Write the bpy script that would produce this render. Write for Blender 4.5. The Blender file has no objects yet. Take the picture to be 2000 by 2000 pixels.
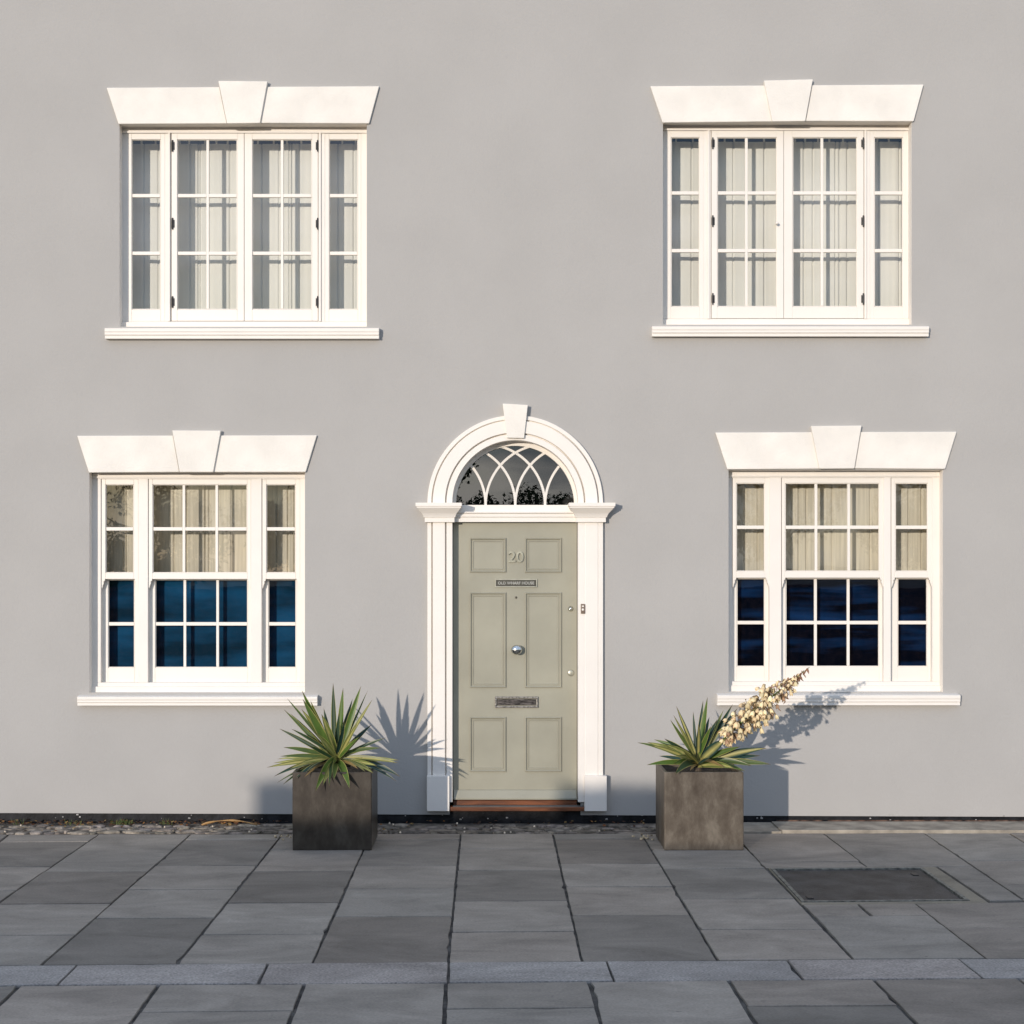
import bpy, bmesh, math, random
from mathutils import Vector, Matrix, noise

random.seed(7)
D = 11.0            # camera to wall, metres
F = 2926.0          # focal length in units of a 2000 unit wide frame
EYE = 1.876
SUN = Vector((-0.478, -1.0, 0.127)).normalized()   # towards the sun

# ------------------------------------------------------------------ camera, world, sun
scene = bpy.context.scene
cam_d = bpy.data.cameras.new("camera"); cam = bpy.data.objects.new("camera", cam_d)
scene.collection.objects.link(cam); scene.camera = cam
cam.location = (0, -D, EYE); cam.rotation_euler = (math.radians(90), 0, 0)
cam_d.sensor_width = 36; cam_d.lens = 36 * F / 2000
cam_d.shift_x = 0.021; cam_d.shift_y = 0.054
cam_d.clip_start = 0.1; cam_d.clip_end = 3000
scene.render.resolution_x = 1024; scene.render.resolution_y = 1024

sun_el = math.asin(SUN.z); sun_az = math.atan2(SUN.x, SUN.y)
world = bpy.data.worlds.new("World"); scene.world = world
world.use_nodes = True
nt = world.node_tree; nt.nodes.clear()
wo = nt.nodes.new("ShaderNodeOutputWorld"); bg = nt.nodes.new("ShaderNodeBackground")
sky = nt.nodes.new("ShaderNodeTexSky"); sky.sky_type = 'NISHITA'; sky.sun_disc = False
sky.sun_elevation = sun_el; sky.sun_rotation = sun_az
sky.air_density = 1.0; sky.dust_density = 0.3; sky.ozone_density = 3.0
bg.inputs['Strength'].default_value = 0.15
# broken blue-grey cloud over most of the sky, made brighter to fill the shade
wtc = nt.nodes.new("ShaderNodeTexCoord"); wmp = nt.nodes.new("ShaderNodeMapping")
wmp.inputs['Scale'].default_value = (2.2, 2.2, 9.0)
wno = nt.nodes.new("ShaderNodeTexNoise"); wno.inputs['Scale'].default_value = 1.7; wno.inputs['Detail'].default_value = 7
wcr = nt.nodes.new("ShaderNodeValToRGB"); wcr.color_ramp.elements[0].position = .36; wcr.color_ramp.elements[1].position = .60
wcr.color_ramp.elements[0].color = (.25, .25, .25, 1); wcr.color_ramp.elements[1].color = (1, 1, 1, 1)
wn2 = nt.nodes.new("ShaderNodeTexNoise"); wn2.inputs['Scale'].default_value = 3.1; wn2.inputs['Detail'].default_value = 8
wc2 = nt.nodes.new("ShaderNodeValToRGB"); wc2.color_ramp.elements[0].position = .40; wc2.color_ramp.elements[1].position = .62
wc2.color_ramp.elements[0].color = (1.8, 2.4, 3.6, 1); wc2.color_ramp.elements[1].color = (5.6, 6.4, 8.2, 1)
wmx = nt.nodes.new("ShaderNodeMixRGB")
nt.links.new(wtc.outputs['Generated'], wmp.inputs['Vector']); nt.links.new(wmp.outputs[0], wno.inputs['Vector']); nt.links.new(wmp.outputs[0], wn2.inputs['Vector'])
nt.links.new(wno.outputs['Fac'], wcr.inputs['Fac']); nt.links.new(wn2.outputs['Fac'], wc2.inputs['Fac'])
nt.links.new(wcr.outputs[0], wmx.inputs['Fac'])
wsp = nt.nodes.new("ShaderNodeSeparateXYZ"); nt.links.new(wtc.outputs['Generated'], wsp.inputs[0])
wmr = nt.nodes.new("ShaderNodeMapRange"); wmr.inputs[1].default_value = .07; wmr.inputs[2].default_value = .18
nt.links.new(wsp.outputs['Z'], wmr.inputs[0])
wtn = nt.nodes.new("ShaderNodeMixRGB"); wtn.inputs[1].default_value = (1.22, 1.02, .74, 1); wtn.inputs[2].default_value = (1, 1, 1, 1)
nt.links.new(wmr.outputs[0], wtn.inputs['Fac'])
wml = nt.nodes.new("ShaderNodeMixRGB"); wml.blend_type = 'MULTIPLY'; wml.inputs['Fac'].default_value = 1
nt.links.new(wc2.outputs[0], wml.inputs[1]); nt.links.new(wtn.outputs[0], wml.inputs[2])
nt.links.new(sky.outputs[0], wmx.inputs[1]); nt.links.new(wml.outputs[0], wmx.inputs[2])
nt.links.new(wmx.outputs[0], bg.inputs['Color']); nt.links.new(bg.outputs[0], wo.inputs['Surface'])

sl = bpy.data.lights.new("sun", 'SUN'); so = bpy.data.objects.new("sun", sl)
scene.collection.objects.link(so); sl.energy = 2.0; sl.angle = math.radians(0.53)
sl.color = (1.0, 0.905, 0.82)
so.rotation_euler = (-SUN).to_track_quat('-Z', 'Y').to_euler(); so.location = (-5, -12, 8)

scene.view_settings.view_transform = 'Standard'; scene.view_settings.look = 'None'
scene.view_settings.exposure = 0.70; scene.view_settings.gamma = 1.0

# ------------------------------------------------------------------ helpers
def W(px, py, d=0.0):
    k = (D - d) / F
    return ((px - 958) * k, EYE - (py - 1108) * k)
def WX(px, d=0.0): return W(px, 0, d)[0]
def WZ(py, d=0.0): return W(0, py, d)[1]
def G(px, py):
    v = EYE * F / (py - 1108)
    return ((px - 958) / F * v, v - D)
def lin(r, g, b):
    f = lambda c: (c/255/12.92) if c/255 <= .04045 else ((c/255+.055)/1.055)**2.4
    return (f(r), f(g), f(b), 1)

def link(o):
    scene.collection.objects.link(o); return o
def tag(o, label=None, cat=None, group=None, kind=None):
    if label: o['label'] = label
    if cat: o['category'] = cat
    if group: o['group'] = group
    if kind: o['kind'] = kind
    return o
def thing(name, label, cat, loc=(0, 0, 0), group=None):
    o = bpy.data.objects.new(name, None); link(o); o.location = loc
    o.empty_display_size = .1
    return tag(o, label, cat, group)

class MB:
    def __init__(s): s.v = []; s.f = []; s.m = []; s.c = []; s.usec = False
    def add(s, vs, fs, mi=0, col=None):
        b = len(s.v); s.v += [tuple(p) for p in vs]
        s.f += [tuple(b + i for i in f) for f in fs]; s.m += [mi] * len(fs)
        if col is not None: s.usec = True
        if isinstance(col, list): s.c += col
        else: s.c += [col or (1, 1, 1, 1)] * len(vs)
        return s
    def box(s, x0, x1, y0, y1, z0, z1, mi=0, col=None):
        x0, x1 = sorted((x0, x1)); y0, y1 = sorted((y0, y1)); z0, z1 = sorted((z0, z1))
        vs = [(x, y, z) for z in (z0, z1) for y in (y0, y1) for x in (x0, x1)]
        return s.add(vs, [(0, 2, 3, 1), (4, 5, 7, 6), (0, 1, 5, 4), (2, 6, 7, 3), (0, 4, 6, 2), (1, 3, 7, 5)], mi, col)
    def pbox(s, px0, py0, px1, py1, d, th, mi=0):
        """board whose front face stands at distance d before the wall, th thick"""
        a = W(px0, py0, d); b = W(px1, py1, d)
        return s.box(a[0], b[0], -d, -d + th, a[1], b[1], mi)
    def prism(s, pts, y0, y1, mi=0):
        """xz polygon, counter-clockwise seen from -y, extruded y0 (front) to y1"""
        n = len(pts)
        vs = [(p[0], y0, p[1]) for p in pts] + [(p[0], y1, p[1]) for p in pts]
        fs = [tuple(range(n)), tuple(range(2*n-1, n-1, -1))]
        fs += [(i, i+n, (i+1) % n + n, (i+1) % n) for i in range(n)]
        return s.add(vs, fs, mi)
    def extr_x(s, prof, x0, x1, mi=0):
        """yz profile extruded along x"""
        n = len(prof)
        vs = [(x0, p[0], p[1]) for p in prof] + [(x1, p[0], p[1]) for p in prof]
        fs = [tuple(range(n-1, -1, -1)), tuple(range(n, 2*n))]
        fs += [(i, (i+1) % n, (i+1) % n + n, i+n) for i in range(n)]
        return s.add(vs, fs, mi)
    def lathe(s, c, prof, axis='y', n=20, sx=1, sz=1, mi=0):
        """prof: list of (offset along axis, radius)"""
        vs = []; fs = []
        for (t, r) in prof:
            for k in range(n):
                a = 2*math.pi*k/n
                u, w = r*math.cos(a)*sx, r*math.sin(a)*sz
                vs.append((c[0]+u, c[1]-t, c[2]+w) if axis == 'y' else (c[0]+u, c[1]+w, c[2]+t))
        for j in range(len(prof)-1):
            for k in range(n):
                fs.append((j*n+k, j*n+(k+1) % n, (j+1)*n+(k+1) % n, (j+1)*n+k))
        fs.append(tuple(range(n-1, -1, -1))); fs.append(tuple(range((len(prof)-1)*n, len(prof)*n)))
        return s.add(vs, fs, mi)
    def tube(s, pts, r, n=8, mi=0, col=None):
        pts = [Vector(p) for p in pts]; vs = []; fs = []
        for i, p in enumerate(pts):
            t = (pts[min(i+1, len(pts)-1)] - pts[max(i-1, 0)]).normalized()
            up = Vector((0, 1, 0)) if abs(t.y) < .9 else Vector((1, 0, 0))
            a = t.cross(up).normalized(); b = t.cross(a)
            rr = r[i] if isinstance(r, (list, tuple)) else r
            for k in range(n):
                an = 2*math.pi*k/n
                vs.append(p + a*rr*math.cos(an) + b*rr*math.sin(an))
        for j in range(len(pts)-1):
            for k in range(n):
                fs.append((j*n+k, j*n+(k+1) % n, (j+1)*n+(k+1) % n, (j+1)*n+k))
        fs.append(tuple(range(n))); fs.append(tuple(range(len(pts)*n-1, (len(pts)-1)*n-1, -1)))
        return s.add(vs, fs, mi, col)
    def build(s, name, mats, parent=None, bevel=0, smooth=False, kind=None, recalc=True, seg=2):
        me = bpy.data.meshes.new(name); me.from_pydata(s.v, [], s.f)
        if not isinstance(mats, (list, tuple)): mats = [mats]
        for m in mats: me.materials.append(m)
        for p, mi in zip(me.polygons, s.m): p.material_index = mi; p.use_smooth = smooth
        if s.usec:
            ca = me.color_attributes.new("tone", 'FLOAT_COLOR', 'POINT')
            for i, c in enumerate(s.c): ca.data[i].color = c
        if recalc:
            bm = bmesh.new(); bm.from_mesh(me); bmesh.ops.recalc_face_normals(bm, faces=bm.faces)
            bm.to_mesh(me); bm.free()
        o = bpy.data.objects.new(name, me); link(o)
        if parent:
            o.parent = parent
        if bevel:
            b = o.modifiers.new("bevel", 'BEVEL'); b.width = bevel; b.segments = seg
            b.limit_method = 'ANGLE'; b.angle_limit = math.radians(32)
        if kind: o['kind'] = kind
        return o
def to_local(o):
    """mesh was written in world coordinates: take the parent's location off it"""
    off = Vector((0, 0, 0)); p = o.parent
    while p: off += p.location; p = p.parent
    for v in o.data.vertices: v.co -= off
    return o

# ------------------------------------------------------------------ materials
def new_mat(name):
    m = bpy.data.materials.new(name); m.use_nodes = True
    n = m.node_tree.nodes; return m, n, m.node_tree.links, n['Principled BSDF']
def mat(name, col, rough=.6, var=.06, scale=3.0, bump=.0, bscale=60, metal=0, spec=.4, stretch=(1, 1, 1), col2=None,
        detail=5, attr=False, lo=.35, hi=.65, coat=0):
    m, n, l, b = new_mat(name)
    tc = n.new("ShaderNodeTexCoord"); mp = n.new("ShaderNodeMapping"); mp.inputs['Scale'].default_value = stretch
    l.new(tc.outputs['Object'], mp.inputs['Vector'])
    no = n.new("ShaderNodeTexNoise"); no.inputs['Scale'].default_value = scale; no.inputs['Detail'].default_value = detail
    l.new(mp.outputs[0], no.inputs['Vector'])
    cr = n.new("ShaderNodeValToRGB"); cr.color_ramp.elements[0].position = lo; cr.color_ramp.elements[1].position = hi
    c2 = col2 or tuple(c*(1-2*var) for c in col[:3]) + (1,)
    cr.color_ramp.elements[0].color = c2
    cr.color_ramp.elements[1].color = col if col2 else tuple(min(1, c*(1+var)) for c in col[:3]) + (1,)
    l.new(no.outputs['Fac'], cr.inputs['Fac'])
    out = cr.outputs[0]
    if attr:
        at = n.new("ShaderNodeAttribute"); at.attribute_name = "tone"
        mx = n.new("ShaderNodeMixRGB"); mx.blend_type = 'MULTIPLY'; mx.inputs['Fac'].default_value = 1
        l.new(out, mx.inputs[1]); l.new(at.outputs['Color'], mx.inputs[2]); out = mx.outputs[0]
    l.new(out, b.inputs['Base Color'])
    b.inputs['Roughness'].default_value = rough; b.inputs['Metallic'].default_value = metal
    b.inputs['Specular IOR Level'].default_value = spec
    if coat: b.inputs['Coat Weight'].default_value = coat; b.inputs['Coat Roughness'].default_value = .15
    if bump:
        n2 = n.new("ShaderNodeTexNoise"); n2.inputs['Scale'].default_value = bscale; n2.inputs['Detail'].default_value = 6
        l.new(mp.outputs[0], n2.inputs['Vector'])
        bp = n.new("ShaderNodeBump"); bp.inputs['Strength'].default_value = bump; bp.inputs['Distance'].default_value = .01
        l.new(n2.outputs['Fac'], bp.inputs['Height']); l.new(bp.outputs[0], b.inputs['Normal'])
    return m

M = {}
M['render'] = mat('grey_render', (.383, .365, .336, 1), .85, .016, 1.6, .20, 55, spec=.15, detail=9)
M['white'] = mat('white_paint', (.755, .70, .615, 1), .45, .012, 2.5, .05, 60, spec=.35)
M['stone_white'] = mat('white_painted_stone', (.755, .705, .62, 1), .7, .035, 4, .25, 70, spec=.2)
M['trim'] = mat('white_trim_paint', (.755, .70, .62, 1), .5, .012, 4, .05, 50, spec=.3)
M['door'] = mat('sage_door_paint', (.322, .303, .228, 1), .33, .05, 2.5, .06, 25, spec=.45)
M['black'] = mat('bitumen_black', (.010, .010, .011, 1), .6, .4, 14, .3, 60, spec=.2)
M['chrome'] = mat('chrome', (.62, .62, .58, 1), .16, .1, 30, metal=1)
M['dull_metal'] = mat('tarnished_metal', (.30, .28, .25, 1), .38, .25, 60, .1, 90, metal=1)
M['iron'] = mat('black_iron', (.02, .019, .018, 1), .5, .2, 30, .2, 80)
M['wood_orange'] = mat('varnished_timber', (.16, .05, .015, 1), .4, .2, 6, .1, 60, stretch=(1, 8, 8), coat=.3)
M['wood_grey'] = mat('weathered_threshold', (.16, .15, .13, 1), .6, .15, 10, .1, 60, stretch=(1, 8, 8))
M['dark_room'] = mat('dark_room', (.03, .03, .03, 1), .9, .1, 2)
M['plate'] = mat('dark_name_plate', (.075, .07, .055, 1), .4, .1, 30, metal=.4)
M['bell'] = mat('doorbell_brown', (.17, .12, .085, 1), .4, .1, 30)
M['soil'] = mat('potting_soil', (.03, .022, .015, 1), .95, .4, 40, .8, 60)
M['brick'] = mat('shadow_wall_brick', (.14, .07, .05, 1), .85, .3, 8, .4, 50)
M['asphalt'] = mat('asphalt', (.045, .045, .047, 1), .9, .25, 60, .5, 200)
M['bark'] = mat('bark', (.06, .045, .03, 1), .9, .3, 12, .6, 40)

# curtain cloth
M['curtain'] = mat('cream_curtain', (.67, .65, .575, 1), .9, .03, 2, .05, 200, spec=.05, stretch=(5, 1, .5))
M['curtain_low'] = mat('oatmeal_curtain', (.57, .52, .41, 1), .9, .07, 4, .05, 200, spec=.05, stretch=(14, 1, .6))
M['blind_teal'] = mat('teal_blind_painted_reflection', (.010, .075, .165, 1), 1, .3, 1.5, .0, 50, spec=0, col2=(.004, .022, .042, 1), stretch=(.7, 1, 3.2), detail=4, lo=.40, hi=.66)  # brighter horizontal streaks stand in for the car reflected in the glass
M['blind_navy'] = mat('navy_blind_painted_reflection', (.007, .042, .135, 1), 1, .3, 1.3, .0, 50, spec=0, col2=(.0008, .0025, .007, 1), stretch=(.5, 1, 5), detail=4, lo=.48, hi=.70)  # sparse blue bands paint the reflected car side into the cloth

def glass_mat(name, k=1.6, base=.02):
    m, n, l, b = new_mat(name); n.remove(b)
    out = n['Material Output']
    tr = n.new("ShaderNodeBsdfTransparent"); tr.inputs[0].default_value = (.97, .98, .975, 1)
    gl = n.new("ShaderNodeBsdfGlossy"); gl.inputs['Roughness'].default_value = .004
    fr = n.new("ShaderNodeFresnel"); fr.inputs['IOR'].default_value = 1.5
    ma = n.new("ShaderNodeMath"); ma.operation = 'MULTIPLY_ADD'; ma.inputs[1].default_value = k; ma.inputs[2].default_value = base
    mx = n.new("ShaderNodeMixShader")
    tc = n.new("ShaderNodeTexCoord"); no = n.new("ShaderNodeTexNoise"); no.inputs['Scale'].default_value = 3.2; no.inputs['Detail'].default_value = 1
    bp = n.new("ShaderNodeBump"); bp.inputs['Strength'].default_value = .035; bp.inputs['Distance'].default_value = .02
    l.new(tc.outputs['Object'], no.inputs['Vector']); l.new(no.outputs['Fac'], bp.inputs['Height'])
    l.new(bp.outputs[0], gl.inputs['Normal'])
    l.new(fr.outputs[0], ma.inputs[0]); l.new(ma.outputs[0], mx.inputs[0])
    l.new(tr.outputs[0], mx.inputs[1]); l.new(gl.outputs[0], mx.inputs[2]); l.new(mx.outputs[0], out.inputs['Surface'])
    return m
M['glass'] = glass_mat('window_glass')
M['glass_fan'] = glass_mat('fanlight_glass', 2.4, .04)

def slab_mat(name, col, grain, grainscale, rough=.75):
    m, n, l, b = new_mat(name)
    tc = n.new("ShaderNodeTexCoord")
    at = n.new("ShaderNodeAttribute"); at.attribute_name = "tone"
    n1 = n.new("ShaderNodeTexNoise"); n1.inputs['Scale'].default_value = 2.3; n1.inputs['Detail'].default_value = 7; n1.inputs['Roughness'].default_value = .68; n1.inputs['Distortion'].default_value = .6
    n2 = n.new("ShaderNodeTexNoise"); n2.inputs['Scale'].default_value = grainscale; n2.inputs['Detail'].default_value = 4
    n3 = n.new("ShaderNodeTexNoise"); n3.inputs['Scale'].default_value = 26; n3.inputs['Detail'].default_value = 3
    mp = n.new("ShaderNodeMapping"); mp.inputs['Scale'].default_value = (.8, 1.5, 1); l.new(tc.outputs['Object'], mp.inputs['Vector'])
    for x in (n1, n2, n3): l.new(mp.outputs[0], x.inputs['Vector'])
    r1 = n.new("ShaderNodeMapRange"); r1.inputs[1].default_value = .3; r1.inputs[2].default_value = .7; r1.inputs[3].default_value = .68; r1.inputs[4].default_value = 1.28
    r2 = n.new("ShaderNodeMapRange"); r2.inputs[1].default_value = .3; r2.inputs[2].default_value = .7; r2.inputs[3].default_value = 1-grain; r2.inputs[4].default_value = 1+grain
    # small dark spots (gum, lichen)
    r3 = n.new("ShaderNodeMapRange"); r3.inputs[1].default_value = .26; r3.inputs[2].default_value = .31; r3.inputs[3].default_value = .62; r3.inputs[4].default_value = 1.0
    l.new(n1.outputs['Fac'], r1.inputs[0]); l.new(n2.outputs['Fac'], r2.inputs[0]); l.new(n3.outputs['Fac'], r3.inputs[0])
    m1 = n.new("ShaderNodeMath"); m1.operation = 'MULTIPLY'; m2 = n.new("ShaderNodeMath"); m2.operation = 'MULTIPLY'
    l.new(r1.outputs[0], m1.inputs[0]); l.new(r2.outputs[0], m1.inputs[1]); l.new(m1.outputs[0], m2.inputs[0]); l.new(r3.outputs[0], m2.inputs[1])
    mx = n.new("ShaderNodeMixRGB"); mx.blend_type = 'MULTIPLY'; mx.inputs['Fac'].default_value = 1; mx.inputs[1].default_value = col
    l.new(at.outputs['Color'], mx.inputs[2])
    vm = n.new("ShaderNodeVectorMath"); vm.operation = 'SCALE'
    l.new(mx.outputs[0], vm.inputs[0]); l.new(m2.outputs[0], vm.inputs['Scale']); l.new(vm.outputs[0], b.inputs['Base Color'])
    b.inputs['Roughness'].default_value = rough; b.inputs['Specular IOR Level'].default_value = .3
    bp = n.new("ShaderNodeBump"); bp.inputs['Strength'].default_value = .35; bp.inputs['Distance'].default_value = .006
    n4 = n.new("ShaderNodeTexNoise"); n4.inputs['Scale'].default_value = 14; n4.inputs['Detail'].default_value = 8
    l.new(tc.outputs['Object'], n4.inputs['Vector']); l.new(n4.outputs['Fac'], bp.inputs['Height']); l.new(bp.outputs[0], b.inputs['Normal'])
    return m
M['slab'] = slab_mat('york_stone_slab', (.240, .212, .175, 1), .16, 95)
M['granite'] = slab_mat('granite_kerb', (.262, .238, .212, 1), .4, 105)
M['joint'] = mat('mortar_joint', (.075, .071, .064, 1), .95, .35, 9, .7, 60)
M['dirt'] = mat('dry_dirt', (.17, .14, .105, 1), .95, .35, 9, .9, 50)
M['concrete'] = mat('concrete_strip', (.33, .285, .22, 1), .85, .18, 7, .4, 60)
M['rubble'] = mat('broken_mortar', (.29, .25, .205, 1), .9, .3, 18, .9, 40, attr=True)
M['litter'] = mat('dead_leaves', (.8, .8, .8, 1), .8, .2, 30, attr=True)
M['weed'] = mat('weed_green', (.09, .12, .03, 1), .7, .3, 30)

def leaf_mat():
    m, n, l, b = new_mat('variegated_leaf')
    at = n.new("ShaderNodeAttribute"); at.attribute_name = "tone"
    l.new(at.outputs['Color'], b.inputs['Base Color'])
    b.inputs['Roughness'].default_value = .42; b.inputs['Specular IOR Level'].default_value = .4
    tl = n.new("ShaderNodeBsdfTranslucent"); mx = n.new("ShaderNodeMixShader"); mx.inputs[0].default_value = .12
    l.new(at.outputs['Color'], tl.inputs[0]); l.new(b.outputs[0], mx.inputs[1]); l.new(tl.outputs[0], mx.inputs[2])
    l.new(mx.outputs[0], n['Material Output'].inputs['Surface'])
    return m
M['leaf'] = leaf_mat()

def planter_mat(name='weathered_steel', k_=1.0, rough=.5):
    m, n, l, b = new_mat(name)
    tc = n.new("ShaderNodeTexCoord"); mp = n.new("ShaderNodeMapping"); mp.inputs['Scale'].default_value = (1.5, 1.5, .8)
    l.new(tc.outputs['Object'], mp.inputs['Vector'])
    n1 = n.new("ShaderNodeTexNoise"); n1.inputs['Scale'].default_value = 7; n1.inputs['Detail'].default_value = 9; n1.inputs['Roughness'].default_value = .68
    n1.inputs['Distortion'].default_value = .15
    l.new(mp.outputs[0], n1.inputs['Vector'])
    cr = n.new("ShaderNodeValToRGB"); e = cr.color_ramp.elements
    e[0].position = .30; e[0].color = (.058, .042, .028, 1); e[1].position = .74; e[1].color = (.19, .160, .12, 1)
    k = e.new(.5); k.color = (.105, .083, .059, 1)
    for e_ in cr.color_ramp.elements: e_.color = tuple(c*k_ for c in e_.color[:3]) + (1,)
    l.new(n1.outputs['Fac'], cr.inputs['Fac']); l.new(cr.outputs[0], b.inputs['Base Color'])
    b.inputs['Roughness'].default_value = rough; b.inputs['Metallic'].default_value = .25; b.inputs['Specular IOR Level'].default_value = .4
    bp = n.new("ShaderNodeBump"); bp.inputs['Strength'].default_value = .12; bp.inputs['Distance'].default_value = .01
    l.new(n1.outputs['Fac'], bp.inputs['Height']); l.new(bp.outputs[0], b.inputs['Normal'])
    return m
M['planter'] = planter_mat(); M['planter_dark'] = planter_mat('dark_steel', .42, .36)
M['petal'] = mat('cream_petal', (.78, .66, .40, 1), .6, .12, 30, attr=True)
M['crown'] = mat('tree_foliage', (.05, .07, .025, 1), .8, .3, 2)
M['shadow_hedge'] = mat('shadow_hedge_foliage', (.03, .05, .02, 1), .8, .4, 12)

# ------------------------------------------------------------------ ground
def sheet(name, x0, x1, y0, y1, z, m, kind='structure', nx=1, ny=1):
    b = MB(); b.add([(x0, y0, z), (x1, y0, z), (x1, y1, z), (x0, y1, z)], [(0, 1, 2, 3)])
    return b.build(name, m, kind=kind)
sheet('ground', -900, 900, -900, 900, -.14, M['asphalt'])
sheet('road', -60, 60, -11.9, -8.06, -.135, M['asphalt'])
b = MB(); b.box(-14, 14, -7.9, .02, -.13, -.011); b.build('pavement_bed', M['joint'], kind='structure')
b = MB()
for k in range(30):
    b.box(-14 + k*.94, -14 + k*.94 + .93, -8.05, -7.905, -.13, -.001, col=(1, 1, 1, 1))
b.build('kerb', M['granite'], kind='structure', bevel=.008)
b = MB(); b.box(-14, 14, -16.5, -12, -.13, .0); b.build('far_verge', M['dirt'], kind='structure')

def line2(p, q):
    a = G(*p); c = G(*q); s = (c[0]-a[0])/(c[1]-a[1]); return (a[0]-s*a[1], s)      # x = a + s*y
cols = [line2(*t) for t in [((14.5, 1632), (-200, 1790)), ((193.8, 1629), (0, 1761)), ((373, 1629), (85, 1880.6)), ((550.7, 1630.6), (349.6, 1878)),
        ((708, 1665), (612, 1876)), ((900, 1629), (875.4, 1874.5)), ((1080, 1629), (1135.5, 1871.6)), ((1255, 1630.6), (1396, 1867)),
        ((1457.6, 1656), (1658.7, 1866)), ((1608, 1627), (1917.8, 1865.4)), ((1801.8, 1625), (1990, 1752)), ((1966.7, 1624.5), (2173, 1752))]]
rows = {0: [1644, 1693, 1739, 1790, 1840], 1: [1702, 1765, 1827], 2: [1640, 1690, 1737.5, 1793], 3: [1660, 1700.6, 1763, 1825],
        4: [1640, 1690, 1735, 1790], 5: [1657, 1699.5, 1759, 1819.5], 6: [1638, 1687, 1732, 1787.5], 7: [1660, 1696, 1756, 1815.5],
        10: [1681, 1727, 1754, 1812]}
TN = {0: [1.1, .78, 1.05, .9, 1.0, .95], 1: [1.05, .72, 1.08, 1.02], 2: [1.12, .80, 1.0, 1.04, .70], 3: [.95, 1.06, .68, 1.1, 1.02], 4: [1.0, .84, 1.05, 1.0, .68],
      5: [1.1, 1.0, .74, 1.06, 1.0], 6: [.95, .74, 1.06, 1.02, .72], 7: [1.05, 1.04, .80, 1.08, 1.04], 10: [1.1, 1.0, .88, .98, .84]}
YT = -.455                               # slabs start here in front of the wall
def strip_y(x, top): return (-3.877 if top else -4.225) + .0267*(x - .1)
def top_y(x): return YT + .008*x
slabs = MB()
def tone(k=None):
    t = random.choice([.66, .80, .92, 1.0, 1.06, 1.12]) if k is None else k
    w = random.uniform(-.02, .03)
    return (t*(1+w), t, t*(1-w*.6), 1)
def slab(b, quad, gx=.005, gy=.0045, t=None, zt=0.0):
    """quad: far-left, far-right, near-right, near-left"""
    q = [Vector(p) for p in quad]
    q = [q[0]+Vector((gx, -gy)), q[1]+Vector((-gx, -gy)), q[2]+Vector((-gx, gy)), q[3]+Vector((gx, gy))]
    q = [p+Vector((random.uniform(-.002, .002), random.uniform(-.002, .002))) for p in q]
    c = tone(t); zs = [zt + random.uniform(-.0025, .0025) for _ in q]
    qq = []; zz = []                        # hand-cut edges: small steps and chipped corners
    for k in range(4):
        p, r = q[k], q[(k+1) % 4]; L_ = (r-p).length; m_ = max(2, int(L_/.07)); nrm = Vector((-(r-p).y, (r-p).x))/max(L_, 1e-6)
        inward = nrm if nrm.dot((q[0]+q[1]+q[2]+q[3])/4-p) > 0 else -nrm
        for i in range(m_):
            t_ = i/m_
            o_ = random.uniform(0, .0035) if i else random.uniform(0, .006)
            if random.random() < .03: o_ += random.uniform(.004, .012)
            qq.append(p.lerp(r, t_)+inward*o_); zz.append(zs[k]*(1-t_)+zs[(k+1) % 4]*t_)
    N_ = len(qq)
    vs = [(p.x, p.y, -.04) for p in qq] + [(p.x, p.y, z) for p, z in zip(qq, zz)]
    b.add(vs, [tuple(range(N_, 2*N_))] + [(i, (i+1) % N_, (i+1) % N_+N_, i+N_) for i in range(N_)], col=c)
    return
    vs = [(p.x, p.y, -.04) for p in q] + [(p.x, p.y, z) for p, z in zip(q, zs)]
    b.add(vs, [(4, 5, 6, 7), (0, 1, 5, 4), (1, 2, 6, 5), (2, 3, 7, 6), (3, 0, 4, 7)], col=c)
def xl(l, y): return l[0] + l[1]*y
def row_quad(L, R, ya, yb, sa=.02, sb=.02):
    out = []
    for l, yc, s in ((L, ya, sa), (R, ya, sa), (R, yb, sb), (L, yb, sb)):
        xc = (xl(L, yc)+xl(R, yc))/2
        f = yc if callable(yc) else None
        y = yc
        for _ in range(3): y = yc + s*(xl(l, y)-xc)
        out.append((xl(l, y), y))
    return out
lines = list(cols)
while lines[0][0] > -7.5: lines.insert(0, (lines[0][0]-.64, lines[0][1]*.6))
off = len(lines) - len(cols)
while lines[-1][0] < 7.5: lines.append((lines[-1][0]+.64, lines[-1][1]*.6))
for i in range(len(lines)-1):
    k = i - off; L, R = lines[i], lines[i+1]
    xc = (xl(L, -2)+xl(R, -2))/2
    if k in (8, 9):
        continue
    if k in rows: ys = [G(0, p)[1] for p in rows[k]]
    else:
        ys = []; y = YT - random.uniform(.1, .5)
        while y > -3.5: ys.append(y); y -= random.choice([.5, .72, .85])
    ya = top_y((xl(L, YT)+xl(R, YT))/2)
    ys = [ya] + ys + [strip_y((xl(L, -3.9)+xl(R, -3.9))/2, True)]
    for j in range(len(ys)-1):
        s0 = .008 if j == 0 else .018; s1 = .0267 if j == len(ys)-2 else .018
        slab(slabs, row_quad(L, R, ys[j], ys[j+1], s0, s1), .005, .0045, TN[k][j] if k in TN and j < len(TN[k]) else None)
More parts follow.
